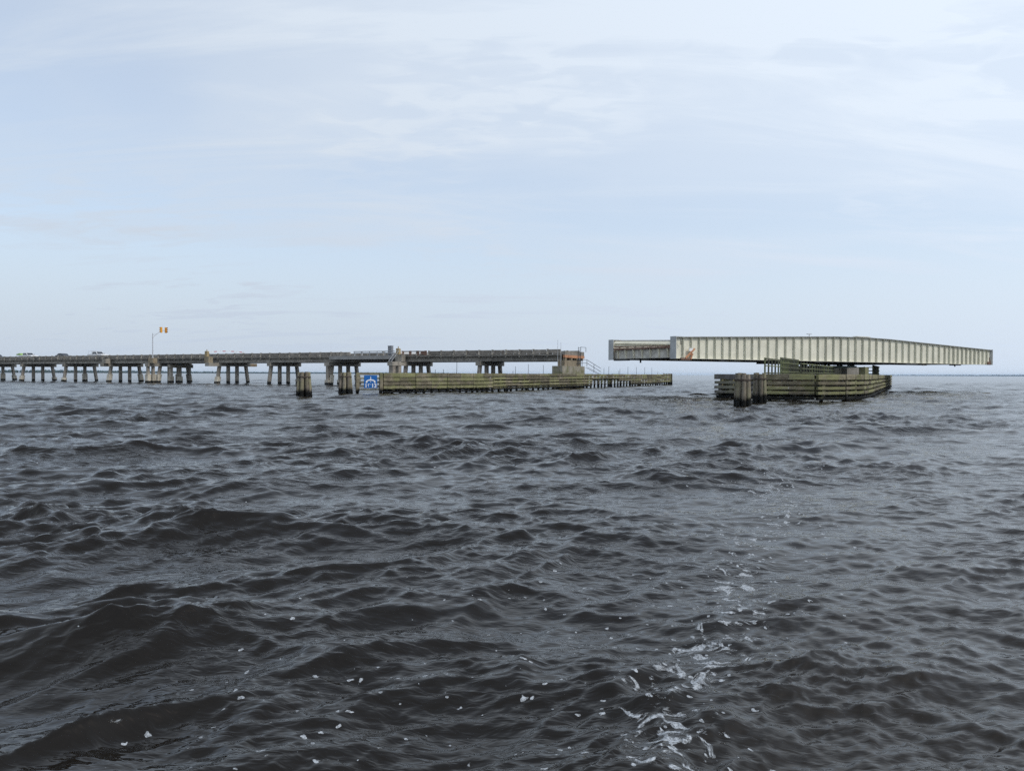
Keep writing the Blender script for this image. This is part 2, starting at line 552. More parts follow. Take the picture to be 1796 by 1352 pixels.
    idx = np.arange(nr * nt).reshape(nr, nt)
    q = np.stack([idx[:-1, :-1], idx[:-1, 1:], idx[1:, 1:], idx[1:, :-1]], -1).reshape(-1, 4)
    co = np.stack([X, Y, Z], -1).reshape(-1, 3)
    flatf = [A.reshape(-1) for A in (foam, fleck, spill, far_r, wake)]
    # calm sheet beyond and around the chop, out to the horizon (butts onto the fan's rim)
    ang = th
    extra, efaces = [], []
    rings = [idx[-1]]
    base = len(co)
    for rad in (900.0, 2500.0, 6000.0, 13500.0):
        ring = np.arange(nt) + base + len(extra)
        extra += [(rad * math.sin(t), rad * math.cos(t) - 1.0, 0.0) for t in ang]
        a, b = rings[-1], ring
        efaces.append(np.stack([a[:-1], a[1:], b[1:], b[:-1]], -1))
        rings.append(ring)
    # the rest of the circle behind the boat
    n0 = base + len(extra)
    back = [(0.0, -1.0, 0.0)]
    tb = np.linspace(R(50), R(360 - 50), 41)
    for rad in (2.0, 12.0, 420.0, 13500.0):
        back += [(rad * math.sin(t), rad * math.cos(t) - 1.0, -0.02) for t in tb]
    bf = []
    m_ = len(tb)
    for j in range(3):
        for i in range(m_ - 1):
            a = n0 + 1 + j * m_ + i
            bf.append((a, a + 1, a + m_ + 1, a + m_))
    core_f = [(n0, n0 + 1 + i + 1, n0 + 1 + i, n0) for i in range(m_ - 1)]
    co = np.concatenate([co, np.array(extra), np.array(back)])
    nex = len(extra) + len(back)
    faces = np.concatenate([q] + efaces + [np.array(bf)])
    me = bpy.data.meshes.new('water')
    me.vertices.add(len(co))
    me.vertices.foreach_set('co', co.astype(np.float32).ravel())
    me.loops.add(faces.size)
    me.loops.foreach_set('vertex_index', faces.astype(np.int32).ravel())
    me.polygons.add(len(faces))
    me.polygons.foreach_set('loop_start', np.arange(0, faces.size, 4, dtype=np.int32))
    me.polygons.foreach_set('use_smooth', np.ones(len(faces), dtype=bool))
    me.update(calc_edges=True)
    fill = (0.0, 0.0, 0.0, float(far_r[-1].mean()), 0.0)
    for nm, arr, fv in zip(('foam', 'fleck', 'spill', 'far', 'wake'), flatf, fill):
        at_ = me.attributes.new(nm, 'FLOAT', 'POINT')
        at_.data.foreach_set('value', np.concatenate([arr, np.full(nex, fv)]).astype(np.float32))
    o = put('water', me)
    o['kind'] = 'structure'
    return me

m, g, bs = new_mat('river_water')
N = g.t.nodes
def attr(nm):
    a = N.new('ShaderNodeAttribute')
    a.attribute_name = nm
    return a.outputs['Fac']
gp = N.new('ShaderNodeNewGeometry')
pos = gp.outputs['Position']
flat = g.mapping(pos, scale=(1, 1, 0))
# lacy patches
lace = g.noise(flat, 5.0, 6, 0.62, 1.2)
hole = N.new('ShaderNodeTexVoronoi')
hole.inputs['Scale'].default_value = 16
g.l(flat, hole.inputs['Vector'])
thr = g.ramp(attr('foam'), ((0.0, 0.86), (1.0, 0.535)))
patch = g.math('MULTIPLY', g.math('SUBTRACT', lace, thr), 22.0, clamp=True)
# loose flecks
vor = N.new('ShaderNodeTexVoronoi')
vor.inputs['Scale'].default_value = 11.0
warp = N.new('ShaderNodeVectorMath')
warp.operation = 'ADD'
wn = N.new('ShaderNodeTexNoise')
wn.inputs['Scale'].default_value = 14
g.l(flat, wn.inputs['Vector'])
wsc = N.new('ShaderNodeVectorMath')
wsc.operation = 'SCALE'
wsc.inputs['Scale'].default_value = 0.085
g.l(wn.outputs['Color'], wsc.inputs[0])
g.l(flat, warp.inputs[0])
g.l(wsc.outputs[0], warp.inputs[1])
g.l(warp.outputs[0], vor.inputs['Vector'])
csep = N.new('ShaderNodeSeparateColor')
g.l(vor.outputs['Color'], csep.inputs[0])
keep = g.math('LESS_THAN', csep.outputs[0], attr('fleck'))
rad = g.math('MULTIPLY', g.math('MULTIPLY', csep.outputs[1], csep.outputs[1]), 0.23)
rad = g.math('ADD', rad, 0.06)
disc = g.math('MULTIPLY', g.math('SUBTRACT', rad, vor.outputs['Distance']), 40.0, clamp=True)
flk = g.math('MULTIPLY', disc, keep)
spn = g.noise(flat, 62.0, 3, 0.6, 0.4)
spl = g.math('MULTIPLY', g.math('SUBTRACT', g.math('MULTIPLY', attr('spill'), spn), 0.47), 14.0, clamp=True)
fm = g.math('MAXIMUM', g.math('MAXIMUM', patch, flk), g.math('MULTIPLY', spl, 0.0))
fm = g.math('MULTIPLY', fm, g.ramp(g.noise(flat, 45.0, 3, 0.6), ((0.3, 0.35), (0.6, 0.9))))
murk = g.mix(attr('wake'), (0.0082, 0.0058, 0.0028), (0.016, 0.012, 0.007))
g.l(g.mix(fm, murk, (0.50, 0.53, 0.55)), bs.inputs['Base Color'])
r0 = g.math('ADD', g.math('MULTIPLY', g.math('MAXIMUM', g.math('SUBTRACT', attr('far'), 0.07), 0.0), 1.15), 0.012)
r1 = g.math('ADD', r0, g.math('MULTIPLY', fm, 0.6), clamp=True)
g.l(r1, bs.inputs['Roughness'])
bs.inputs['IOR'].default_value = 1.333
b = N.new('ShaderNodeBump')
b.inputs['Strength'].default_value = 1.0
b.inputs['Distance'].default_value = 1.0
fa = attr('far')
gust = g.ramp(g.noise(g.mapping(pos, scale=(0.5, 1.0, 0)), 0.33, 3, 0.55, 0.5), ((0.34, 0.25), (0.64, 1.25)))
rip = g.noise(g.mapping(pos, rot=(0, 0, R(14)), scale=(0.55, 1.35, 0)), 11.0, 2, 0.5, 0.5)
near = g.ramp(fa, ((0.08, 1.0), (0.15, 0.25)))
rip2 = g.noise(g.mapping(pos, rot=(0, 0, R(10)), scale=(0.55, 1.35, 0)), 4.6, 3, 0.5, 0.5)
mid_m = g.math('MULTIPLY', g.ramp(fa, ((0.07, 0.0), (0.12, 1.0))), g.ramp(fa, ((0.17, 1.0), (0.21, 0.35))))
rip3 = g.noise(g.mapping(pos, rot=(0, 0, R(16)), scale=(0.55, 1.35, 0)), 1.35, 3, 0.5, 0.5)
far_m = g.ramp(fa, ((0.14, 0.0), (0.19, 1.0)))
rsum = g.math('ADD', g.math('MULTIPLY', g.math('MULTIPLY', rip, near), 0.0135), g.math('MULTIPLY', g.math('MULTIPLY', rip2, mid_m), 0.050))
rsum = g.math('ADD', rsum, g.math('MULTIPLY', g.math('MULTIPLY', rip3, far_m), 0.115))
hgt = g.math('ADD', g.math('MULTIPLY', fm, 0.012), g.math('MULTIPLY', rsum, gust))
g.l(hgt, b.inputs['Height'])
g.l(b.outputs[0], bs.inputs['Normal'])
make_water().materials.append(m)

# ------------------------------------------------------------------ frames of the built things
BD = Vector((0.887, -0.462, 0)).normalized()      # along the trestle, towards the channel
BN = Vector((-BD.y, BD.x, 0))                     # across the trestle, away from the boat
BO = Vector((9.9, 125.0, 0))
B_RZ = math.atan2(BD.y, BD.x)

def sb(px, y=0.0):
    """distance along the trestle of the point seen at column px, y metres behind its near edge"""
    t = (px - CX) / FPX
    o = BO + BN * y
    return (t * o.y - o.x) / (BD.x - t * BD.y)

def bw(s, y, z=0.0):
    return BO + BD * s + BN * y + Vector((0, 0, z))

# ------------------------------------------------------------------ trestle bridge
bridge = thing('trestle_bridge', 'long low concrete trestle bridge on square piles with a heavy concrete railing', 'bridge', BO, B_RZ)
bent_px = [-125, -33, 37, 111, 190, 276, 380, 471, 578, 708, 838]
bents = [sb(p) for p in bent_px]
END = sb(986)
bents_all = bents + [END - 0.3]
ext = {190: (1.7, 0.0), 276: (2.8, 0.0), 380: (2.6, 2.0), 578: (0.9, 0.0), 708: (4.3, 0.0)}
W = 8.9
rp = random.Random(3)

def pile(x, y, lean, jacket, jt, w=0.60):
    key = ('cpile', round(lean, 2), w)
    if key not in CACHE:
        mb = MB()
        h = w / 2
        vs = []
        for z, dy in ((-2.2, lean * 6.0 / 3.85), (3.84, 0.0)):
            vs += [(-h, dy - h, z), (h, dy - h, z), (h, dy + h, z), (-h, dy + h, z)]
        mb.add(vs, [(3, 2, 1, 0), (4, 5, 6, 7), (0, 1, 5, 4), (1, 2, 6, 5), (2, 3, 7, 6), (3, 0, 4, 7)])
        CACHE[key] = mb.mesh('pile', 'concrete_pile')
    o = put('pile', CACHE[key], bridge, (x, y, 0))
    if jacket:
        jt = round(jt * 2) / 2
        key = ('jacket', round(lean, 2), jt)
        if key not in CACHE:
            vs = []
            h = 0.46
            for z in (-2.1, jt):
                dy = lean * (3.84 - z) / 3.85
                vs += [(-h, dy - h, z), (h, dy - h, z), (h, dy + h, z), (-h, dy + h, z)]
            CACHE[key] = MB().add(vs, [(3, 2, 1, 0), (4, 5, 6, 7), (0, 1, 5, 4), (1, 2, 6, 5), (2, 3, 7, 6), (3, 0, 4, 7)]).mesh('concrete_jacket', 'concrete_jacket')
        put('concrete_jacket', CACHE[key], o)
    return o

for p, x in zip(bent_px, bents):
    e0, e1 = ext.get(p, (0.0, 0.0))
    MB().box(x - 0.5, x + 0.5, 0.0, W + 0.3, 3.82, 4.58).build('pile_cap', 'concrete_cap', bridge)
    if e0:
        MB().box(x - 0.62, x + 0.55, -e0, -0.004, 3.80, 4.55).build('cap_extension', 'concrete_cap', bridge)
    if e1:
        MB().box(x - 0.52, x + 0.52, W + 0.304, W + 0.3 + e1, 3.83, 4.55).build('cap_extension', 'concrete_tan', bridge)
    for j, y in enumerate((0.75, 3.2, 5.7, 8.3)):
        lean = (-0.65, 0.0, 0.0, 0.65)[j]
        pile(x, y, lean, rp.random() < 0.6, rp.choice((1.0, 1.5, 1.5, 2.0)))
# the doubled bents of the anchor span and the signal bracket
for px_, y0 in ((292, 1.0), (-60, 1.0)):
    x = sb(px_)
    MB().box(x - 0.45, x + 0.45, 0.6, 7.0, 3.5, 4.3).build('pile_cap', 'concrete_cap', bridge)
    for y in (1.2, 3.6, 6.2):
        pile(x, y, 0.0, rp.random() < 0.4, 1.5)
xs_ = sb(276)
for dy, dx_ in ((-2.3, -0.2), (-1.2, 0.1)):
    pile(xs_ + dx_, dy, 0.0, True, 2.0, 0.56)
xs_ = sb(708)
for dy in (-3.6, -1.8):
    pile(xs_, dy, 0.0, False, 1.0, 0.9)
xs_ = sb(578)
pile(xs_ - 0.05, -0.45, 0.0, True, 1.0, 0.56)

def ibeam(L):
    key = ('ibeam', round(L, 1))
    if key not in CACHE:
        pr = [(-0.27, 0), (0.27, 0), (0.27, 0.16), (0.11, 0.30), (0.11, 0.62), (0.22, 0.74), (0.22, 0.92),
              (-0.22, 0.92), (-0.22, 0.74), (-0.11, 0.62), (-0.11, 0.30), (-0.27, 0.16)]
        CACHE[key] = MB().prism(pr, -L / 2, L / 2, 'x').mesh('beam', 'concrete_beam')
    return CACHE[key]

for i in range(len(bents_all) - 1):
    a, b_ = bents_all[i], bents_all[i + 1]
    L = round(b_ - a - 0.06, 1)
    mid = (a + b_) / 2
    for y in (0.62, 3.2, 5.8, 8.4):
        put('beam', ibeam(L), bridge, (mid, y, 4.584))
    MB().box(a + 0.02, b_ - 0.02, 0.08, W + 0.1, 5.508, 5.72).build('deck_slab', 'concrete_beam', bridge)
    MB().box(a + 0.03, b_ - 0.03, 0.7, W - 0.5, 5.724, 5.78).build('road_surface', 'asphalt', bridge)
    n = max(4, round((b_ - a) / 2.8))
    st = (b_ - a) / n
    for side in (0, 1):
        y = 0.26 if side == 0 else W - 0.08
        for k in range(n):
            x = a + st * (k + 0.5)
            open_rail = side == 0 and sb(622) < x < sb(746)
            jz = rp.uniform(-0.012, 0.012)
            if not open_rail:
                put('railing_panel', block(round(st - 0.30, 1), 0.24, 0.62, 'concrete_rail'), bridge, (x, y, 6.26 + jz))
            out = -1 if side == 0 else 1
            key = ('rpost', side)
            if key not in CACHE:
                pr = [(0.16 * out, -0.36), (0.16 * out, 0.03), (0.30 * out, 0.05), (0.26 * out, 0.30), (0.16 * out, 0.42), (0.16 * out, 0.98), (-0.15 * out, 0.98), (-0.15 * out, -0.02), (-0.10 * out, -0.36)]
                CACHE[key] = MB().prism(pr, -0.14, 0.14, 'x').mesh('railing_post', 'concrete_cap')
            if not open_rail or k % 2:
                put('railing_post', CACHE[key], bridge, (a + st * k + 0.16, y, 5.68))
# widened walkway bay, its silver guardrail, and the stretch with open rails
s0, s1 = sb(577, -1.0), sb(690, -1.0)
MB().box(s0, s1, -1.0, 0.075, 5.08, 5.78).build('walkway_slab', 'concrete_light', bridge)
sg0, sg1 = sb(620, -0.9), sb(692, -0.9)
for z in (6.32, 6.62):
    MB().box(sg0, sg1, -0.92, -0.84, z - 0.10, z + 0.06).build('guardrail', 'galvanised', bridge)
for k in range(6):
    x = sg0 + (sg1 - sg0) * (k + 0.1) / 5.4
    MB().box(x - 0.06, x + 0.06, -0.838, -0.72, 5.782, 6.66).build('guardrail_post', 'galvanised', bridge)
so0, so1 = sb(704), sb(746)
MB().box(so0, so1, 0.16, 0.34, 6.44, 6.62).build('railing_panel', 'concrete_rail', bridge)
MB().box(so0, so1, 0.16, 0.34, 5.86, 6.08).build('railing_panel', 'concrete_rail', bridge)
for f in (0.02, 0.34, 0.66, 0.98):
    x = so0 + (so1 - so0) * f
    MB().box(x - 0.2, x + 0.2, 0.10, 0.40, 5.73, 6.66).build('railing_post', 'rust_brown', bridge)
MB().box(sb(737), sb(744.5), 0.08, 0.158, 5.9, 6.6).build('rusted_plate', 'rust_brown', bridge)
# concrete pedestals that carry the signal and gates
for px_, y, z1, wx, mt in ((186, -1.0, 5.7, 1.5, 'concrete_cap'), (268, -1.9, 5.75, 1.6, 'concrete_tan'), (366, -1.7, 5.9, 1.3, 'concrete_tan'), (702, -1.0, 5.95, 1.5, 'concrete_cap')):
    x = sb(px_, y)
    MB().box(x - wx / 2, x + wx / 2, y - 0.6, y + 0.6, 4.56, z1).build('pedestal', mt, bridge)
x = sb(690, -2.4)
mb = MB()
for o_ in (-0.32, 0.32):
    mb.bar((x - 0.5 + o_, -2.9, 4.56), (x + 0.35 + o_, -1.5, 6.75), 0.06, 0.06)
for k in range(7):
    f = (k + 0.5) / 7
    mb.bar((x - 0.82 + 0.85 * f, -2.9 + 1.4 * f, 4.56 + 2.19 * f), (x - 0.18 + 0.85 * f, -2.9 + 1.4 * f, 4.56 + 2.19 * f), 0.04, 0.04)
mb.build('ladder', 'galvanised', bridge)
# steel end dam over the rest pier
MB().box(END + 0.05, END + 0.35, 0.4, W + 0.1, 5.62, 6.32).build('end_wall', 'concrete_rail', bridge)
MB().box(END + 0.02, END + 0.42, 0.3, W + 0.1, 5.14, 5.615).build('end_beam', 'rust', bridge)
for k in range(4):
    y = 0.8 + k * 2.5
    MB().box(END - 0.1, END + 0.34, y - 0.3, y + 0.3, 4.72, 5.135).build('bearing', 'concrete_tan', bridge)

# ------------------------------------------------------------------ rest pier at the trestle's end
rest = thing('rest_pier', 'stained concrete pier with rust streaks under the trestle end, with ladder and steps', 'pier', bw(END, 0), B_RZ)
MB().box(-1.35, 0.55, -1.2, W - 0.1, -2.2, 3.72).build('pier_base', 'concrete_pier', rest)
MB().box(-1.0, 0.30, 0.3, 7.6, 3.724, 4.70).build('pier_cap', 'concrete_tan', rest)
mb = MB()
for y in (6.0, 7.15):
    mb.bar((0.45, y, 3.73), (0.45, y, 7.15), 0.065, 0.065)
for k in range(9):
    mb.bar((0.45, 6.0, 4.1 + k * 0.36), (0.45, 7.0, 4.1 + k * 0.36), 0.06, 0.06)
mb.bar((0.45, 7.0, 7.15), (0.45, 9.6, 7.15), 0.065, 0.065)
mb.bar((0.45, 9.6, 6.35), (0.45, 9.6, 7.15), 0.065, 0.065)
mb.build('ladder', 'rail_steel', rest)
mb = MB()
for z in (4.35, 4.95):
    mb.bar((0.5, 5.4, z), (0.5, 10.0, z), 0.065, 0.065)
    mb.bar((0.5, 10.0, z), (2.3, 12.4, z - 1.55), 0.065, 0.065)
for y in (5.4, 7.7, 10.0):
    mb.bar((0.5, y, 3.73), (0.5, y, 4.97), 0.065, 0.065)
mb.bar((1.4, 11.2, 2.8), (1.4, 11.2, 4.2), 0.065, 0.065)
mb.build('handrail', 'rail_steel', rest)
mb = MB()
for k in range(8):
    f = (k + 0.5) / 8
    mb.box(0.5 + 1.9 * f - 0.25, 0.5 + 1.9 * f + 0.25, 9.9 + 2.5 * f - 0.4, 9.9 + 2.5 * f + 0.4, 3.6 - 1.5 * f - 0.03, 3.6 - 1.5 * f + 0.03)
mb.build('steps', 'rail_steel', rest)
for px_, dz in ((978.0, 2.1), (983.5, 1.7)):
    x = sb(px_, -1.0) - END
    MB().tube((x, -1.0, 3.72), (x, -1.0, 6.6 + dz - 0.6), 0.035, n=6).build('whip_antenna', 'galvanised', rest)

# ------------------------------------------------------------------ traffic signal, gates, cabinet on the trestle
x = sb(268, -1.9)
sig = thing('traffic_signal', 'tall steel pole with upswept arm and two orange signal heads on the trestle', 'traffic signal', bw(x, -1.9, 5.754), B_RZ)
MB().tube((0, 0, 0), (0, 0, 5.7), 0.13, 0.09, 10).tube((0, 0, 0), (0, 0, 0.12), 0.28, 0.28, 10).build('pole', 'galvanised', sig)
arm = [(0, 0.35 * i, 4.6 + 1.95 * (1 - (1 - i / 10) ** 2)) for i in range(11)]
MB().chain(arm, 0.045).tube((0, 0, 5.4), (0, 1.2, 5.55), 0.03).build('mast_arm', 'galvanised', sig)
for y, s_ in ((2.25, -1), (3.5, 1)):
    hd = MB().box(-0.15, 0.15, y - 0.2, y + 0.2, 5.95, 7.25).build('signal_head', 'signal_orange', sig)
    for z in (6.15, 6.6, 7.05):
        mb = MB()
        for q in range(9):
            a0, a1 = R(-20 + 220 * q / 9), R(-20 + 220 * (q + 1) / 9)
            c = lambda a, rr: (y + rr * math.cos(a), z + rr * math.sin(a))
            p0, p1, p2, p3 = c(a0, 0.19), c(a1, 0.19), c(a1, 0.17), c(a0, 0.17)
            mb.prism([p0, p1, p2, p3], 0.151 * s_, 0.46 * s_, 'x')
        mb.build('visor', 'signal_orange', hd)
        MB().tube((0.152 * s_, y, z), (0.17 * s_, y, z), 0.15, 0.15, 12).build('lens', 'glass_dark', hd)

def gate(px, y, z0, hz, label, hmat, big):
    x = sb(px, y)
    t = thing('barrier_gate', label, 'barrier gate', bw(x, y, z0), B_RZ, 'road gates closed across the trestle')
    MB().prism([(-0.35, 0), (0.35, 0), (0.35, hz - 0.12), (0.22, hz), (-0.22, hz), (-0.35, hz - 0.12)], -0.3, 0.3, 'y').build('gate_housing', hmat, t)
    MB().tube((0, 0, hz - 0.004), (0, 0, hz + 0.38), 0.09, 0.09, 8).build('beacon', hmat, t)
    return t

t = gate(363, -1.7, 5.904, 1.25, 'tan road gate with red and white arm lowered over the trestle, near the signal', 'gate_yellow', False)
L = 10.4
for k in range(13):
    f0, f1 = k / 13, (k + 1) / 13 - 0.004
    zz = lambda f: 0.95 + 0.34 * math.sin(f * math.pi * 0.86) * 1.0
    y0, y1 = 0.304 + L * f0, 0.304 + L * f1
    MB().add([(-0.04, y0, zz(f0)), (0.04, y0, zz(f0)), (0.04, y0, zz(f0) + 0.16), (-0.04, y0, zz(f0) + 0.16),
              (-0.04, y1, zz(f1)), (0.04, y1, zz(f1)), (0.04, y1, zz(f1) + 0.16), (-0.04, y1, zz(f1) + 0.16)],
             [(3, 2, 1, 0), (4, 5, 6, 7), (0, 1, 5, 4), (1, 2, 6, 5), (2, 3, 7, 6), (3, 0, 4, 7)]).build('arm_panel', 'paint_red' if k % 3 == 2 else 'paint_white', t)
t = gate(698.5, -1.0, 5.954, 1.15, 'mustard yellow barrier gate beside the grey cabinet, white arm across the road', 'gate_yellow', True)
MB().box(-0.10, 0.10, 0.304, 10.2, 0.16, 0.52).build('arm_beam', 'paint_white', t)
x = sb(685, -0.4)
cab = thing('control_cabinet', 'grey metal control cabinet standing on the widened walkway bay', 'cabinet', bw(x, -0.4, 5.784), B_RZ)
MB().box(-0.42, 0.42, -0.3, 0.3, 0, 1.82).build('housing', 'cabinet_grey', cab)
MB().box(-0.36, 0.36, -0.325, -0.304, 0.1, 1.72).build('door', 'cabinet_grey', cab)
MB().box(-0.46, 0.46, -0.36, 0.34, 1.824, 1.88).build('roof', 'cabinet_grey', cab)

# ------------------------------------------------------------------ vehicles held at the gate
def wheel(par, x, y, r):
    t = MB().tube((x, y - 0.12, r), (x, y + 0.12, r), r, r, 16).build('wheel', 'rubber', par)
    MB().tube((x, y - 0.125, r), (x, y + 0.125, r), r * 0.58, r * 0.58, 12).build('rim', 'galvanised', t)

def pickup(px, y, label, load=None):
    x = sb(px, y)
    t = thing('pickup_truck', label, 'pickup truck', bw(x, y, 5.784), B_RZ, 'vehicles waiting on the trestle')
    w = 0.95
    MB().prism([(-2.9, 0.45), (2.75, 0.45), (2.9, 0.65), (2.88, 1.02), (2.7, 1.14), (1.15, 1.2), (-2.88, 1.2), (-2.92, 0.7)], -w, w, 'y').build('body', 'paint_white', t)
    cabm = MB()
    lo = [(1.15, -w, 1.204), (1.15, w, 1.204), (-1.05, w, 1.204), (-1.05, -w, 1.204)]
    hi = [(0.35, -w * 0.84, 1.84), (0.35, w * 0.84, 1.84), (-0.95, w * 0.84, 1.84), (-0.95, -w * 0.84, 1.84)]
    cabm.add(lo + hi, [(3, 2, 1, 0), (4, 5, 6, 7), (0, 1, 5, 4), (1, 2, 6, 5), (2, 3, 7, 6), (3, 0, 4, 7)])
    cb = cabm.build('cab', 'paint_white', t)
    def pane(pts, nm='window'):
        n_ = (Vector(pts[1]) - Vector(pts[0])).cross(Vector(pts[2]) - Vector(pts[0])).normalized() * 0.012
        vs = [Vector(p) + n_ for p in pts] + [Vector(p) - n_ for p in pts]
        k = len(pts)
        MB().add(vs, [tuple(range(k)), tuple(range(2 * k - 1, k - 1, -1))] + [(i, (i + 1) % k, k + (i + 1) % k, k + i) for i in range(k)]).build(nm, 'glass_dark', cb)
    for s_ in (-1, 1):
        yl, yh = s_ * (w - 0.01), s_ * (w * 0.85)
        f = lambda xx, zz: (xx, s_ * (w + (w * 0.84 - w) * (zz - 1.204) / 0.636 + 0.006), zz)
        pane([f(0.95, 1.27), f(0.33, 1.74), f(-0.18, 1.74), f(-0.18, 1.27)])
        pane([f(-0.28, 1.27), f(-0.28, 1.74), f(-0.85, 1.74), f(-0.9, 1.27)])
    pane([(1.09, -0.8, 1.27), (1.09, 0.8, 1.27), (0.43, 0.72, 1.79), (0.43, -0.72, 1.79)], 'windscreen')
    pane([(-1.05, -0.75, 1.32), (-1.05, 0.75, 1.32), (-0.97, 0.7, 1.76), (-0.97, -0.7, 1.76)], 'rear_window')
    for s_ in (-1, 1):
        MB().box(2.86, 2.93, s_ * 0.78 - 0.14, s_ * 0.78 + 0.14, 0.78, 0.98).build('headlight', 'sign_white', t)
        MB().box(0.8, 0.95, s_ * 1.0 - 0.06, s_ * 1.0 + 0.12 * s_, 1.28, 1.46).build('mirror', 'paint_dark', t)
    MB().box(-3.05, -2.925, -0.9, 0.9, 0.5, 0.68).build('bumper', 'galvanised', t)
    for xx in (-1.9, 1.85):
        for yy in (-0.86, 0.86):
            wheel(t, xx, yy, 0.39)
    return t

tA = pickup(50, 2.4, 'white pickup truck carrying a lime green load, leftmost vehicle with a cab in view')
lg = thing('truck_load', 'lime green load piled in the bed of the leftmost white pickup', 'load', bw(sb(37.5, 2.4), 2.4, 5.784 + 1.204), B_RZ)
for k in range(4):
    for j in range(2):
        xx = -1.05 + 0.55 * k
        hh = 0.34 + 0.1 * ((k + j) % 3)
        MB().box(xx, xx + 0.5, -0.7 + 0.72 * j, -0.04 + 0.72 * j, 0.0, hh).build('crate', 'paint_lime', lg)
tB = pickup(172, 2.4, 'white pickup truck with a ladder rack over its bed, nearest vehicle to the signal')
mb = MB()
for s_ in (-0.8, 0.8):
    for xx in (-2.6, -1.3):
        mb.bar((xx, s_, 1.2), (xx, s_, 1.95), 0.04, 0.04)
    mb.bar((-2.7, s_, 1.95), (0.4, s_ * 0.9, 1.98), 0.04, 0.04)
for xx in (-2.6, -1.3):
    mb.bar((xx, -0.8, 1.95), (xx, 0.8, 1.95), 0.04, 0.04)
mb.build('ladder_rack', 'galvanised', tB)

def car(px, y, label):
    x = sb(px, y)
    t = thing('car', label, 'car', bw(x, y, 5.784), B_RZ, 'vehicles waiting on the trestle')
    MB().prism([(-2.3, 0.35), (2.2, 0.35), (2.32, 0.6), (2.2, 0.85), (1.1, 1.0), (-2.1, 1.05), (-2.35, 0.8)], -0.9, 0.9, 'y').build('body', 'paint_dark', t)
    MB().prism([(1.05, 1.0), (0.3, 1.46), (-0.3, 1.56), (-1.2, 1.5), (-2.0, 1.08)], -0.74, 0.74, 'y').build('cabin', 'paint_dark', t)
    for s_ in (-1, 1):
        MB().prism([(0.85, 1.06), (0.25, 1.42), (-0.35, 1.48), (-1.1, 1.44), (-1.6, 1.1)], s_ * 0.744, s_ * 0.756, 'y').build('window', 'glass_dark', t)
    for xx in (-1.4, 1.4):
        for yy in (-0.82, 0.82):
            wheel(t, xx, yy, 0.33)
    return t

car(112, 2.4, 'dark rounded car waiting between the two white pickup trucks')
car(-4, 2.4, 'dark car at the left edge of the picture behind the trestle railing')

# ------------------------------------------------------------------ timber fender along the channel
def wale_run(par, pts, rows, seg, mat, thick, rnd, off=0.30, skip=None, flip=1.0, pile_mat='timber_pile', pile_step=1, pile_h=2.3, z_j=0.012):
    """horizontal wales on piles along a polyline; flip=+1 puts the wales on the right-hand side"""
    for a, b in zip(pts[:-1], pts[1:]):
        a, b = Vector((*a, 0)), Vector((*b, 0))
        L = (b - a).length
        n = max(1, round(L / seg))
        d = (b - a) / L
        nr_ = Vector((d.y, -d.x, 0)) * flip
        rz = math.atan2(d.y, d.x)
        l_ = L / n
        for k in range(n):
            c = a + d * l_ * (k + 0.5)
            for ri, (z0, z1) in enumerate(rows):
                if skip and skip(c, ri, rnd):
                    continue
                h = z1 - z0
                jz = rnd.uniform(-z_j, z_j)
                jt = rnd.choice((0.0, 0.0, 0.015, 0.03))
                o = put('wale', block(l_ - 0.025, thick, h, mat), par,
                        c + nr_ * (off + jt) + Vector((0, 0, (z0 + z1) / 2 + jz)), (0, rnd.uniform(-0.004, 0.004), rz))
            for q in range(pile_step):
                pc = a + d * l_ * (k + (q + 0.25) / pile_step)
                put('pile', post_mesh(0.17, pile_h + 2.2, pile_mat), par, (pc.x, pc.y, -2.2), (0, 0, rnd.uniform(0, 6)))
                # spacer blocks between the wales
                for (z0, z1), (z2, z3) in zip(rows[1:], rows[:-1]):
                    if skip and skip(c, 1, rnd):
                        continue
                    if rnd.random() < 0.8 and z2 - z1 > 0.03:
                        put('spacer_block', block(0.34, 0.16, round(z2 - z1 + 0.02, 2), mat), par,
                            pc + nr_ * (off - 0.10 + 0.03) + Vector((0, 0, (z1 + z2) / 2)), (0, 0, rz))

fr = random.Random(21)
F0 = (-17.7, 84.0)
fender = thing('timber_fender', 'long weathered olive timber fender wall guarding the channel beside the trestle end', 'fender', (F0[0], F0[1], 0))
pts = [(p[0] - F0[0], p[1] - F0[1]) for p in ((-14.95, 85.0), (-11.6, 87.4), (-8.2, 90.4), (-5.2, 93.7), (-2.8, 97.0))]
rows_a = [(1.90, 2.38), (1.44, 1.82), (0.98, 1.34), (0.54, 0.88), (0.10, 0.30)]
wale_run(fender, pts, rows_a, 2.1, 'timber_olive', 0.28, fr, pile_step=2)
ST = Vector((0.470, 0.883))
p2 = Vector((-2.8 - F0[0], 97.0 - F0[1]))
pt_b = p2 + ST * 34.5
pt_c = p2 + ST * 82.0
rows_b = [(2.0, 2.38), (1.58, 1.88), (1.14, 1.44), (0.70, 1.0), (0.26, 0.56)]
wale_run(fender, [tuple(p2), tuple(pt_b)], rows_b, 3.4, 'timber_olive', 0.26, fr, pile_step=2, z_j=0.03)

def broken(c, ri, rnd):
    d_ = (Vector((c.x, c.y)) - pt_b).length
    return (ri >= 3 and d_ < 19) or (ri == 2 and d_ < 14) or (ri >= 4 and rnd.random() < 0.5)
wale_run(fender, [tuple(pt_b), tuple(pt_c)], rows_b, 3.4, 'timber_olive', 0.26, fr, pile_step=2, skip=broken, z_j=0.03)
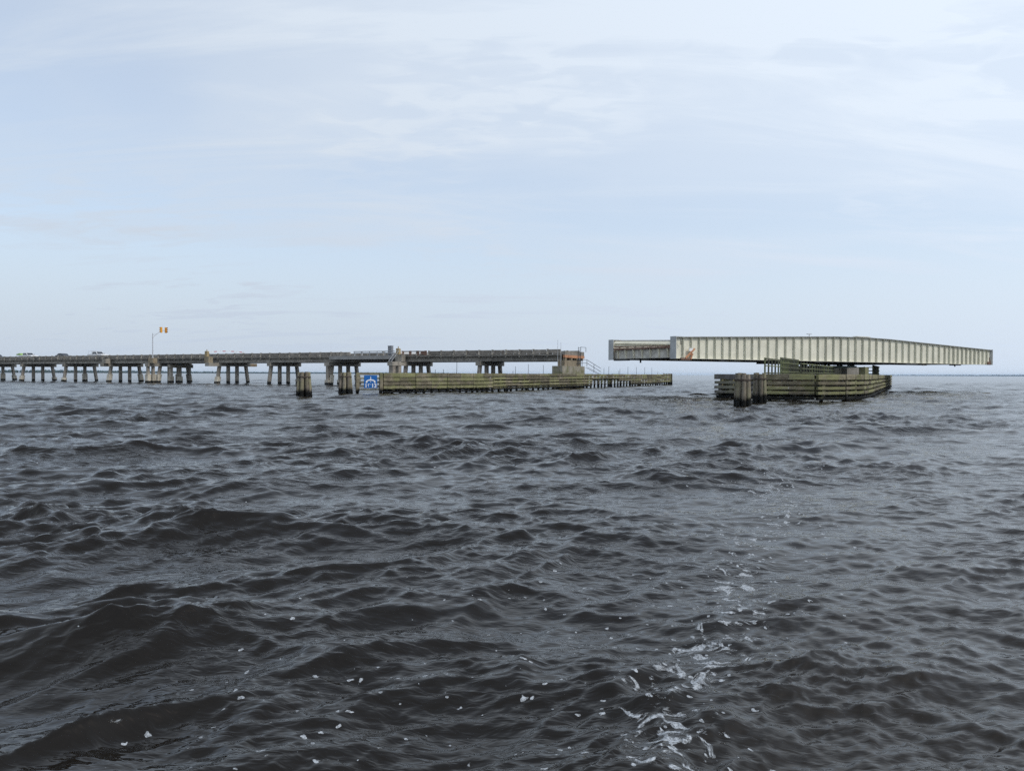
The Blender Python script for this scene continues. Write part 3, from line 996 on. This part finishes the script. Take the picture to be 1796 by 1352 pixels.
# boards added to keep the wale gaps dark, second pile line and cap timber
gap_b = [(1.86, 2.02), (1.42, 1.60), (0.98, 1.16), (0.54, 0.72)]
wale_run(fender, [tuple(p2), tuple(pt_b)], gap_b, 5.0, 'timber_pile', 0.10, fr, off=-0.24, pile_step=0)
wale_run(fender, pts, [(1.76, 1.96), (1.30, 1.48), (0.84, 1.02), (0.30, 0.56)], 5.0, 'timber_pile', 0.10, fr, off=-0.24, pile_step=0)
off_n = Vector((-0.883, 0.470))
wale_run(fender, [tuple(p2 + off_n * 1.5), tuple(pt_c + off_n * 1.5)], [(1.95, 2.30), (1.2, 1.5)], 6.0, 'timber_grey', 0.24, fr, flip=-1.0, off=0.25)
n_ = 20
for k in range(n_):
    c = p2 + (pt_c - p2) * ((k + 0.5) / n_) + off_n * 0.75
    put('walkway_plank', block(round((pt_c - p2).length / n_ - 0.03, 1), 1.0, 0.07, 'timber_grey'), fender, (c.x, c.y, 2.27), (0, 0, math.atan2(ST.y, ST.x)))
# blunt pile cluster that closes the far end
ec = pt_c + ST * 0.4
for dx_, dy_ in ((0, 0.2), (0.35, 0.1), (0.75, 0.25), (0.3, 0.5), (-0.4, 0.45), (-0.85, 0.6)):
    put('pile', post_mesh(0.21, 4.75, 'timber_pile'), fender, (ec.x + dx_, ec.y + dy_, -2.2))
# open sign bay at the near end
A, B_ = Vector((0, 0, 0)), Vector((-14.95 - F0[0], 85.0 - F0[1], 0))
dd = (B_ - A).normalized()
rzb = math.atan2(dd.y, dd.x)
nb = Vector((dd.y, -dd.x, 0))
for f in (0.04, 0.95):
    c = A + (B_ - A) * f
    put('pile', post_mesh(0.2, 4.5, 'timber_pile'), fender, (c.x, c.y, -2.2))
    c2 = c + nb * 0.42
    put('post', block(0.34, 0.28, 2.1, 'timber_olive'), fender, (c2.x, c2.y, 1.32), (0, 0, rzb))
for z0, z1 in ((2.16, 2.40), (1.68, 1.86), (1.22, 1.42), (0.80, 0.96), (0.42, 0.56)):
    c = (A + B_) / 2 + nb * 0.18
    put('wale', block(round((B_ - A).length - 0.1, 2), 0.2, round(z1 - z0, 2), 'timber_olive'), fender, (c.x, c.y, (z0 + z1) / 2), (0, 0, rzb))
# thin rods standing on the fender
for px_, tp in ((762.5, 648), (777, 647.5), (800.5, 634.5), (838, 648), (899.5, 650), (904, 642), (926.5, 638.5), (953, 640)):
    Y = 96.0 + (px_ - 780) * 0.14
    z = zat(px_, tp, Y)
    MB().tube((0, 0, 0), (0.02, 0, z - 2.28), 0.035, 0.03, 6).build('rod', 'rail_steel', fender, (at(px_, Y) - F0[0], Y + 0.5 - F0[1], 2.26))
for px_, tp in ((1059, 645), (1067.5, 642.5), (1085, 650), (1087, 646.5), (1101, 643), (1116, 643.5), (1130.5, 644), (1143, 644.5), (1153.5, 652), (1163, 652.5)):
    t_ = (px_ - CX) / FPX
    o_ = Vector((-2.8, 97.0)) + off_n * 0.6
    q_ = (t_ * o_.y - o_.x) / (ST.x - t_ * ST.y)
    wp = o_ + ST * q_
    z = zat(px_, tp, wp.y)
    MB().tube((0, 0, 0), (0.03, 0, z - 2.30), 0.035, 0.03, 6).build('rod', 'rail_steel', fender, (wp.x - F0[0], wp.y - F0[1], 2.28))

# ------------------------------------------------------------------ blue clearance sign on the fender's near end
sc_ = A + (B_ - A) * 0.54 + nb * 0.30
sign = thing('clearance_sign', 'square blue sign with white swing bridge symbol and digits on the timber fender', 'sign', (F0[0] + sc_.x, F0[1] + sc_.y, 0.66), rzb)
S_ = 0.745
MB().box(-S_, S_, -0.03, 0.03, 0.0, 1.46).build('panel', 'sign_blue', sign)
mb = MB()
for i in range(14):          # arched span with hanging ends
    a0, a1 = R(180 * i / 14), R(180 * (i + 1) / 14)
    def arc(a, rx, rz_):
        return (rx * math.cos(a), 0.72 + rz_ * math.sin(a))
    mb.prism([arc(a0, 0.55, 0.27), arc(a1, 0.55, 0.27), arc(a1, 0.37, 0.13), arc(a0, 0.37, 0.13)], -0.045, -0.031, 'y')
mb.box(-0.55, -0.37, -0.045, -0.031, 0.60, 0.72).box(0.37, 0.55, -0.045, -0.031, 0.60, 0.72)
mb.prism([(-0.10, 0.92), (0.10, 0.92), (0.04, 1.08), (0.03, 1.30), (-0.03, 1.30), (-0.04, 1.08)], -0.047, -0.032, 'y')
mb.prism([(-0.06, 0.66), (0.06, 0.66), (0.0, 0.78)], -0.047, -0.032, 'y')
mb.build('bridge_symbol', 'sign_white', sign)
for txt, x_ in (('16', -0.38), ('13', 0.38)):
    cu = bpy.data.curves.new('digits', 'FONT')
    cu.body = txt
    cu.size = 0.60
    cu.align_x = 'CENTER'
    cu.extrude = 0.008
    cu.offset = 0.02
    tmp = bpy.data.objects.new('tmp', cu)
    COL.objects.link(tmp)
    bpy.context.view_layer.update()
    me = bpy.data.meshes.new_from_object(tmp.evaluated_get(bpy.context.evaluated_depsgraph_get()))
    bpy.data.objects.remove(tmp)
    me.materials.clear()
    me.materials.append(MATS['sign_white'])
    put('digits', me, sign, (x_, -0.04, 0.08), (R(90), 0, 0))
MB().box(0.0, 0.05, -0.045, -0.031, 0.36, 0.48).build('tick_mark', 'sign_white', sign)

# ------------------------------------------------------------------ pile dolphins
def dolphin(X, Y, rb, rt, top, label, n, rnd, pr=0.17):
    t = thing('pile_dolphin', label, 'dolphin', (X, Y, 0), rnd.uniform(0, 6), 'bundled pile dolphins')
    for i in range(n):
        a = 2 * math.pi * i / n
        z1 = top + rnd.uniform(-0.10, 0.06)
        k = (top + 2.0) / top
        bx, by = rb * math.cos(a), rb * math.sin(a)
        tx, ty = rt * math.cos(a), rt * math.sin(a)
        p1 = Vector((tx, ty, z1))
        p0 = p1 + (Vector((bx, by, 0)) - Vector((tx, ty, top))) * k
        mb = MB()
        nn = 12
        mb.tube(p0, p1, pr * 1.12, pr * 0.96, nn)
        mb.build('pile', 'timber_dolphin', t, smooth=False)
    MB().tube((0, 0, -1.5), (0, 0, top - 0.08), pr * 1.1, pr * 0.9, 10).build('pile', 'timber_dolphin', t)
    mb = MB()
    rr = rt + pr * 1.02 + 0.02
    for z in (top - 0.50, top - 0.45, top - 0.40):
        m_ = 24
        ring = [(rr * math.cos(2 * math.pi * i / m_), rr * math.sin(2 * math.pi * i / m_), z) for i in range(m_ + 1)]
        mb.chain(ring, 0.022, 5)
    mb.build('cable_wrap', 'cable', t)
    return t

dr = random.Random(5)
dolphin(at(533, 72.3), 72.3, 0.62, 0.44, 2.40, 'leftmost bundle of lashed timber piles standing alone in open water before the trestle', 7, dr, 0.185)
dolphin(at(605.5, 80.5), 80.5, 0.64, 0.46, 2.42, 'bundle of lashed timber piles just left of the blue sign', 7, dr, 0.185)
dolphin(at(1303, 52.3), 52.3, 0.47, 0.36, 2.40, 'tallest looking, nearest lashed pile bundle in front of the pivot fender', 7, dr, 0.165)
dolphin(at(1333, 61), 61, 0.44, 0.35, 2.44, 'lashed pile bundle just behind and right of the nearest one, before the pivot fender', 7, dr, 0.16)

# ------------------------------------------------------------------ pivot fender in mid channel
PC = Vector((45.7, 105.6, 0))
CD = Vector((0.478, 0.878, 0)).normalized()
P_RZ = math.atan2(CD.y, CD.x)
pf = thing('pivot_fender', 'boat shaped timber fender island of long olive wales under the open swing span', 'fender', PC, P_RZ)
rows_p = [(1.90, 2.38), (1.46, 1.72), (1.02, 1.28), (0.58, 0.84), (0.12, 0.38)]
right = [(-45.2, 1.6), (-44.6, -2.6), (-42.2, -4.6), (-38.5, -5.8), (-33.0, -6.1), (45.0, -6.1), (48.5, -3.6)]
front = [(-43.3, 6.0), (-45.2, 1.6)]
pr_ = random.Random(9)
wale_run(pf, right[:5], rows_p, 2.2, 'timber_olive', 0.30, pr_, pile_step=1)
wale_run(pf, right[4:], rows_p, 4.4, 'timber_olive', 0.30, pr_, pile_step=2)
wale_run(pf, front, rows_p, 2.6, 'timber_grey', 0.28, pr_, pile_step=2)
wale_run(pf, [(48.5, -3.6), (49.4, 0.0), (47.0, 6.0), (-43.3, 6.0)], rows_p[:4], 6.0, 'timber_grey', 0.28, pr_, pile_step=1)
gap_p = [(1.66, 1.96), (1.22, 1.52), (0.78, 1.08), (0.32, 0.64)]  # inner backing rows added to close the gaps so they read dark
for run in (right[:6], front):
    wale_run(pf, run, gap_p, 7.0, 'timber_pile', 0.10, pr_, off=-0.26, pile_step=0)
# timber walkway with rails from the nose to the pivot pier
for k in range(18):
    x = -42.0 + 2.0 * k
    put('walkway_plank', block(1.96, 2.2, 0.12, 'timber_grey'), pf, (x, 1.3, 2.34))
wk = {}
def fence(label, x0, x1, y, z0, z1, step, nr_, par_rows, group=None):
    t = thing('walkway_railing', label, 'railing', PC + CD * x0 + Vector((-CD.y, CD.x, 0)) * y + Vector((0, 0, z0)), P_RZ, 'timber railings on the pivot island')
    L = x1 - x0
    n = max(2, round(L / step))
    for k in range(n + 1):
        put('post', block(0.14, 0.14, z1 - z0 + 0.06, 'timber_rail'), t, (L * k / n, 0, (z1 - z0) / 2))
    for zr, hr in par_rows:
        put('rail', block(L + 0.3, 0.07, hr, 'timber_rail'), t, (L / 2, -0.12, zr - z0))
    return t

fence('tall timber railing at the left of the walkway on the island nose', -40.5, -30.5, 2.3, 2.41, 3.95, 2.0, 2, ((3.86, 0.18), (3.2, 0.10), (2.5, 0.12)))
fence('tall timber railing at the right of the walkway on the island nose', -41.5, -29.8, 0.7, 2.41, 3.95, 1.1, 3, ((3.84, 0.10), (3.45, 0.07), (3.0, 0.08), (2.6, 0.07)))
fence('long low timber railing running back under the swing span to the pivot pier', -38.0, -5.0, -0.6, 2.41, 3.5, 2.4, 2, ((3.42, 0.10), (2.95, 0.08), (2.55, 0.06)))
fence('short timber railing at the far right end of the pivot island', 7.0, 27.0, -4.9, 2.41, 3.8, 2.6, 2, ((3.72, 0.2), (3.1, 0.15), (2.55, 0.12)))
t = thing('end_railing', 'timber railing crossing the island at its far right end', 'railing', PC + CD * 27.15 + Vector((-CD.y, CD.x, 0)) * -4.9 + Vector((0, 0, 2.41)), P_RZ)
for k in range(5):
    put('post', block(0.16, 0.16, 1.45, 'timber_rail'), t, (0, 0.25 + 2.0 * k, 0.7))
for z in (1.28, 0.68, 0.15):
    put('rail', block(8.6, 0.07, 0.16, 'timber_rail'), t, (0.13, 4.2, z), (0, 0, R(90)))
for k in range(10):
    put('walkway_plank', block(1.98, 2.0, 0.12, 'timber_grey'), pf, (7.5 + 2.0 * k, -4.0, 2.34))

# ------------------------------------------------------------------ pivot pier
SC_ = Vector((45.2, 106.2, 0))
SD = Vector((0.841, 0.541, 0)).normalized()
S_RZ = math.atan2(SD.y, SD.x)
pp = thing('pivot_pier', 'round concrete pivot pier with dark turning machinery beneath the swing span', 'pier', SC_, S_RZ)
MB().tube((0, 0, -2.2), (0, 0, 3.3), 4.3, 4.3, 40).build('pier_shaft', 'concrete_pier', pp)
MB().tube((0, 0, 3.304), (0, 0, 3.62), 3.9, 3.9, 40).build('rack_ring', 'green_steel', pp)
for k in range(10):
    a = 2 * math.pi * k / 10
    x, y = 4.9 * math.cos(a), 4.9 * math.sin(a)
    put('pier_block', block(1.9, 0.9, 1.1 + 0.2 * (k % 3), ('concrete_pier', 'concrete_beam')[k % 2]), pp, (x, y, 2.7), (0, 0, a + R(90)))
for k in range(12):
    a = 2 * math.pi * k / 12
    put('roller', post_mesh(0.22, 0.3, 'dark_steel'), pp, (3.4 * math.cos(a), 3.4 * math.sin(a), 3.624))

# ------------------------------------------------------------------ swing span
span = thing('swing_span', 'cream steel plate girder swing span standing open over its pivot pier', 'swing bridge', SC_, S_RZ)
HL, YG = 35.8, 5.3

def ztop(x):
    f = max(0.0, (abs(x) - 3.0) / (HL - 3.0))
    return 7.56 - 1.03 * f - 0.06 * math.exp(-((abs(x) - 3) / 2.0) ** 2)
ZB = 4.10
stx = [-HL + 1.30 * k for k in range(12)]
inner = np.linspace(-HL + 1.30 * 11, HL - 1.30 * 11, 27)
stations = sorted(set([round(v, 3) for v in list(stx) + list(inner) + [-v for v in stx]]))
for side in (-1, 1):
    y = YG * side
    xs = stations
    mb = MB()
    top = [(x, ztop(x) - 0.06) for x in xs]
    bot = [(x, ZB + 0.05) for x in reversed(xs)]
    # web plate with a slight dishing of every panel
    wv, wf = [], []
    fine = []
    for a, b_ in zip(xs[:-1], xs[1:]):
        fine += [(a, 0.0), ((a + b_) / 2, 1.0)]
    fine.append((xs[-1], 0.0))
    wr = random.Random(2 + side)
    for face in (0, 1):
        for x, m_ in fine:
            dish = wr.uniform(-0.012, 0.018) * m_
            yy = y + (-0.012 if face == 0 else 0.012) + dish
            for q in range(4):
                zq = ZB + 0.05 + (ztop(x) - 0.06 - ZB - 0.05) * q / 3
                wv.append((x, yy if 0 < q < 3 else y + (-0.012 if face == 0 else 0.012), zq))
    nf = len(fine)
    for face in (0, 1):
        for i in range(nf - 1):
            for q in range(3):
                a = face * nf * 4 + i * 4 + q
                wf.append((a, a + 4, a + 5, a + 1))
    mb.add(wv, wf)
    girder = mb.build('girder_web', 'girder_cream', span)
    fl = MB()
    for a, b_ in zip(xs[:-1], xs[1:]):
        za, zb_ = ztop(a), ztop(b_)
        h = 0.36
        fl.add([(a, y - h, za - 0.06), (a, y + h, za - 0.06), (a, y + h, za), (a, y - h, za), (b_, y - h, zb_ - 0.06), (b_, y + h, zb_ - 0.06), (b_, y + h, zb_), (b_, y - h, zb_)],
               [(0, 4, 5, 1), (3, 2, 6, 7), (0, 3, 7, 4), (1, 5, 6, 2)])
    fl.build('top_flange', 'girder_grey', girder)
    MB().box(-HL, HL, y - 0.36, y + 0.36, ZB, ZB + 0.05).build('bottom_flange', 'stiffener_paint', girder)
    for x in xs[1:-1]:
        hgt_ = ztop(x) - 0.06 - ZB - 0.05
        for o_ in (-1, 1):
            key = ('stiff', round(hgt_, 2), o_)
            if key not in CACHE:
                CACHE[key] = MB().box(-0.016, 0.016, 0.02 * o_, 0.30 * o_, 0.004, round(hgt_, 2) - 0.004).mesh('stiffener', 'stiffener_paint')
            put('stiffener', CACHE[key], girder, (x, y, ZB + 0.05))
    for e in (-1, 1):
        x = e * HL
        MB().box(min(x, x + 0.06 * e), max(x, x + 0.06 * e), y - 0.45, y + 0.45, ZB - 0.02, ztop(x) + 0.05).build('end_plate', 'girder_grey', girder)
        MB().prism([(y - 0.37, ztop(x) + 0.004), (y + 0.37, ztop(x) + 0.004), (y + 0.37, ztop(x) + 0.05), (y - 0.37, ztop(x) + 0.05)], x - e * 0.9, x - e * 0.004, 'x').build('end_cover', 'girder_grey', girder)
# deck, floor beams, stringers
YI = YG - 0.36
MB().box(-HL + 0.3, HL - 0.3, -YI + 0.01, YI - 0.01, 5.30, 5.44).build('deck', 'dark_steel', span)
fbx = np.linspace(-HL + 0.35, HL - 0.35, 13)
for i, x in enumerate(fbx):
    endf = i in (0, 12)
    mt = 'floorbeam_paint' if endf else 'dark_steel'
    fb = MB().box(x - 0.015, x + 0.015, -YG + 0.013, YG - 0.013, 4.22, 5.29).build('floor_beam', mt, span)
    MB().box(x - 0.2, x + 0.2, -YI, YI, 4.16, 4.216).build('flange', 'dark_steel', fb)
    if endf:
        e = -1 if i == 0 else 1
        for k in range(7):
            yy = -YG + 1.1 + k * 1.42
            MB().prism([(x + 0.016 * e, 4.23), (x + 0.10 * e, 4.23), (x + 0.28 * e, 5.28), (x + 0.016 * e, 5.28)], yy - 0.06, yy + 0.06, 'y').build('stiffener', 'barrier_cream', fb)
        MB().box(x - 0.1, x + 0.34 * e if e > 0 else x + 0.1, -YI, YI, 5.445, 5.60) if False else None
        xa, xb = sorted((x - 0.12 * e, x + 0.33 * e))
        MB().box(xa, xb, -YI, YI, 5.295, 5.50).build('end_flange', 'rust_brown', fb)
for yy in (-3.9, -2.6, -1.3, 0.0, 1.3, 2.6, 3.9):
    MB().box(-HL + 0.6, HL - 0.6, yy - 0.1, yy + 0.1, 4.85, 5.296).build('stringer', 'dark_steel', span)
# traffic barrier plates seen at the open ends
for e in (-1, 1):
    x = e * (HL - 0.15)
    xa, xb = sorted((x, x + e * 0.05))
    def slab(name, zl0, zl1, zr0, zr1, mt, dx_=0.0, tilt=0.0):
        """plate across the end, z range at the near girder (zl) and at the far girder (zr)"""
        vs = []
        lean = -e * tilt
        for yy, z0, z1 in ((-YI, zl0, zl1), (YI, zr0, zr1)):
            vs += [(xa + dx_, yy, z0), (xb + dx_, yy, z0), (xb + dx_ + lean, yy, z1), (xa + dx_ + lean, yy, z1)]
        MB().add(vs, [(3, 2, 1, 0), (4, 5, 6, 7), (0, 1, 5, 4), (1, 2, 6, 5), (2, 3, 7, 6), (3, 0, 4, 7)]).build(name, mt, span)
    slab('barrier_plate', 5.70, 6.04, 6.10, 6.40, 'barrier_cream', 0.10 * e, 0.30)
    slab('apron_plate', 5.60, 5.73, 5.78, 6.09, 'barrier_cream', -0.02 * e, 0.10)
    slab('joint_plate', 5.505, 5.60, 5.60, 5.77, 'rust_brown', -0.04 * e)
    slab('roadway_edge', 6.10, 6.18, 6.42, 6.50, 'girder_grey', -1.2 * e)
for i, x in enumerate(np.linspace(-9, 9, 7)):
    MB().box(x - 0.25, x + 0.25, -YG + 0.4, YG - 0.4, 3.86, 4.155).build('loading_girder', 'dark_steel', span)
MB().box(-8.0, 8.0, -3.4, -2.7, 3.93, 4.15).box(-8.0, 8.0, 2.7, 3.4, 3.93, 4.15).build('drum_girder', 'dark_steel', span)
# end latch with its rusty strut, hooks, hanging lugs and a lamp on the near girder
yn = -YG
lt = MB().bar((-HL + 1.4, yn - 0.48, 4.15), (-HL + 2.9, yn - 0.42, 5.25), 0.14, 0.16).bar((-HL + 2.2, yn - 0.5, 4.02), (-HL + 2.5, yn - 0.42, 4.7), 0.12, 0.2).bar((-HL + 1.9, yn - 0.44, 4.55), (-HL + 2.6, yn - 0.44, 4.62), 0.14, 0.14).build('latch_strut', 'rust', span)
MB().box(-HL + 2.05, -HL + 2.6, yn - 0.42, yn - 0.31, 4.95, 5.3).build('latch_box', 'paint_white', span)
MB().box(-HL + 0.7, -HL + 2.3, yn - 0.50, yn - 0.31, 3.96, 4.20).build('latch_bracket', 'rust_brown', span)
hook = [(-HL + 0.75 + 0.16 * math.cos(R(a)), yn - 0.36, 5.85 + 0.16 * math.sin(R(a))) for a in range(-100, 130, 23)]
MB().chain(hook, 0.03).bar((-HL + 0.72, yn - 0.36, 5.7), (-HL + 0.72, yn - 0.36, 6.35), 0.04, 0.04).build('hook', 'dark_steel', span)
MB().box(HL - 1.5, HL - 0.5, yn - 0.42, yn - 0.31, 4.15, 4.6).bar((HL - 0.55, yn - 0.4, 4.15), (HL - 1.0, yn - 0.4, 5.2), 0.12, 0.1).build('latch_bracket', 'rust_brown', span)
MB().tube((HL + 0.18, yn, 5.5), (HL + 0.4, yn, 5.5), 0.22, 0.18, 10).box(HL + 0.06, HL + 0.2, yn - 0.2, yn + 0.2, 5.2, 5.9).build('end_lock', 'rust_brown', span)
for x, w_, h in ((-HL + 7.5, 0.5, 0.14), (-9.8, 0.8, 0.14), (12.0, 1.6, 0.24), (25.2, 0.9, 0.2)):
    MB().box(x - w_, x + w_, yn - 0.3, yn + 0.6, ZB - h, ZB - 0.004).build('hanger_box', 'dark_steel', span)
for x, y_ in ((-HL + 0.9, 1.0), (24.8, yn)):
    MB().tube((x, y_, 3.70), (x, y_, 4.16), 0.1, 0.1, 8).build('lug', 'dark_steel', span)
MB().box(-HL - 0.03, -HL + 0.5, 2.4, 4.8, 3.98, 4.155).build('lock_housing', 'dark_steel', span)
MB().tube((-11.6, yn, 7.3), (-11.6, yn, 7.58), 0.05, 0.05, 8).box(-12.0, -11.2, yn - 0.12, yn + 0.12, 7.56, 7.64).build('lamp_bracket', 'galvanised', span)
MB().box(-1.6, 1.6, yn - 0.3, yn + 0.3, 7.57, 7.63).build('top_hatch', 'barrier_cream', span)
mb = MB()
xl = -14.6
for k in range(9):
    mb.bar((xl - 0.22, yn - 0.16, 4.6 + k * 0.3), (xl + 0.22, yn - 0.16, 4.6 + k * 0.3), 0.03, 0.03)
    mb.bar((xl - 0.22, yn - 0.16, 4.6 + k * 0.3), (xl - 0.22, yn - 0.01, 4.6 + k * 0.3), 0.03, 0.03)
    mb.bar((xl + 0.22, yn - 0.16, 4.6 + k * 0.3), (xl + 0.22, yn - 0.01, 4.6 + k * 0.3), 0.03, 0.03)
mb.build('ladder_rungs', 'stiffener_paint', span)

# ------------------------------------------------------------------ far shores
def shore(name, pts, depth, hmin, hmax, label, seed):
    rnd = random.Random(seed)
    pts = [Vector(p) for p in pts]
    top, bot = [], []
    mb = MB()
    for p in pts:
        d = Vector((p.x, p.y)).normalized()
        top.append(p)
        bot.append(Vector((p.x + d.x * depth, p.y + d.y * depth, 0)))
    vs = [(p.x, p.y, -0.8) for p in top] + [(p.x + (q.x - p.x) * 0.03, p.y + (q.y - p.y) * 0.03, 0.9) for p, q in zip(top, bot)] + [(q.x, q.y, 1.2) for q in bot]
    n = len(pts)
    fs = [(i, i + 1, n + i + 1, n + i) for i in range(n - 1)] + [(n + i, n + i + 1, 2 * n + i + 1, 2 * n + i) for i in range(n - 1)]
    o = mb.add(vs, fs).build(name, 'shore_sand')
    o['kind'] = 'structure'
    tb = MB()
    for i in range(n - 1):
        a, b_ = top[i], top[i + 1]
        L = (b_ - a).length
        m_ = int(L / 2.2)
        for k in range(m_):
            f = rnd.random()
            d = Vector((a.x, a.y)).normalized()
            dep = depth * (0.04 + 0.3 * rnd.random() ** 2)
            px_, py_ = a.x + (b_.x - a.x) * f + d.x * dep, a.y + (b_.y - a.y) * f + d.y * dep
            hh = rnd.uniform(hmin, hmax) * (1.25 if rnd.random() < 0.06 else 1.0) * (0.85 + 0.15 * math.sin(px_ * 0.004))
            rw = rnd.uniform(4, 8)
            base = [(px_ + rw * 0.7 * math.cos(q) * rnd.uniform(0.8, 1.1), py_ + rw * 0.7 * math.sin(q), rnd.uniform(0.2, 1.0)) for q in (0.2, 1.5, 2.8, 4.1, 5.2)]
            mid_ = [(px_ + rw * math.cos(q) * rnd.uniform(0.7, 1.2), py_ + rw * math.sin(q), hh * rnd.uniform(0.55, 0.8)) for q in (0.2, 1.5, 2.8, 4.1, 5.2)]
            tip = [(px_ + rnd.uniform(-1, 1), py_, hh)]
            tb.add(base + mid_ + tip, [(j, (j + 1) % 5, 5 + (j + 1) % 5, 5 + j) for j in range(5)] + [(5 + j, 5 + (j + 1) % 5, 10) for j in range(5)])
    w = tb.build('forest', 'forest')
    w['kind'] = 'stuff'
    w['label'] = label
    w['category'] = 'forest'

def sp(px, Y):
    return (at(px, Y), Y, 0)
shore('left_shore', [sp(-420, 3000), sp(-150, 3200), sp(60, 3400), sp(200, 4200), sp(330, 4900), sp(460, 5600), sp(600, 7200), sp(760, 9500), sp(860, 11500)], 350, 13, 19,
      'distant blue wooded shoreline seen beneath the trestle on the left', 4)
shore('right_shore', [sp(1480, 11800), sp(1600, 11000), sp(1700, 10000), sp(1850, 9000), sp(2300, 8000)], 400, 13, 19,
      'faint distant wooded shoreline at the right beyond the swing span', 8)

# ------------------------------------------------------------------ hazy air
hm = bpy.data.materials.new('haze')
hm.use_nodes = True
hm.cycles.volume_sampling = 'DISTANCE'
hm.cycles.homogeneous_volume = True
ht = hm.node_tree
ht.nodes.clear()
vo = ht.nodes.new('ShaderNodeVolumePrincipled')
vo.inputs['Color'].default_value = (0.58, 0.78, 1.0, 1)
vo.inputs['Density'].default_value = 0.000045
vo.inputs['Anisotropy'].default_value = 0.0
oo = ht.nodes.new('ShaderNodeOutputMaterial')
ht.links.new(vo.outputs[0], oo.inputs['Volume'])
MATS['haze'] = hm
hz = MB().box(-13800, 13800, -13800, 13800, -3.2, 26.0).build('haze', 'haze')
hz['kind'] = 'stuff'
hz['label'] = 'thin pale haze hanging over the river towards the far shores'
hz['category'] = 'haze'
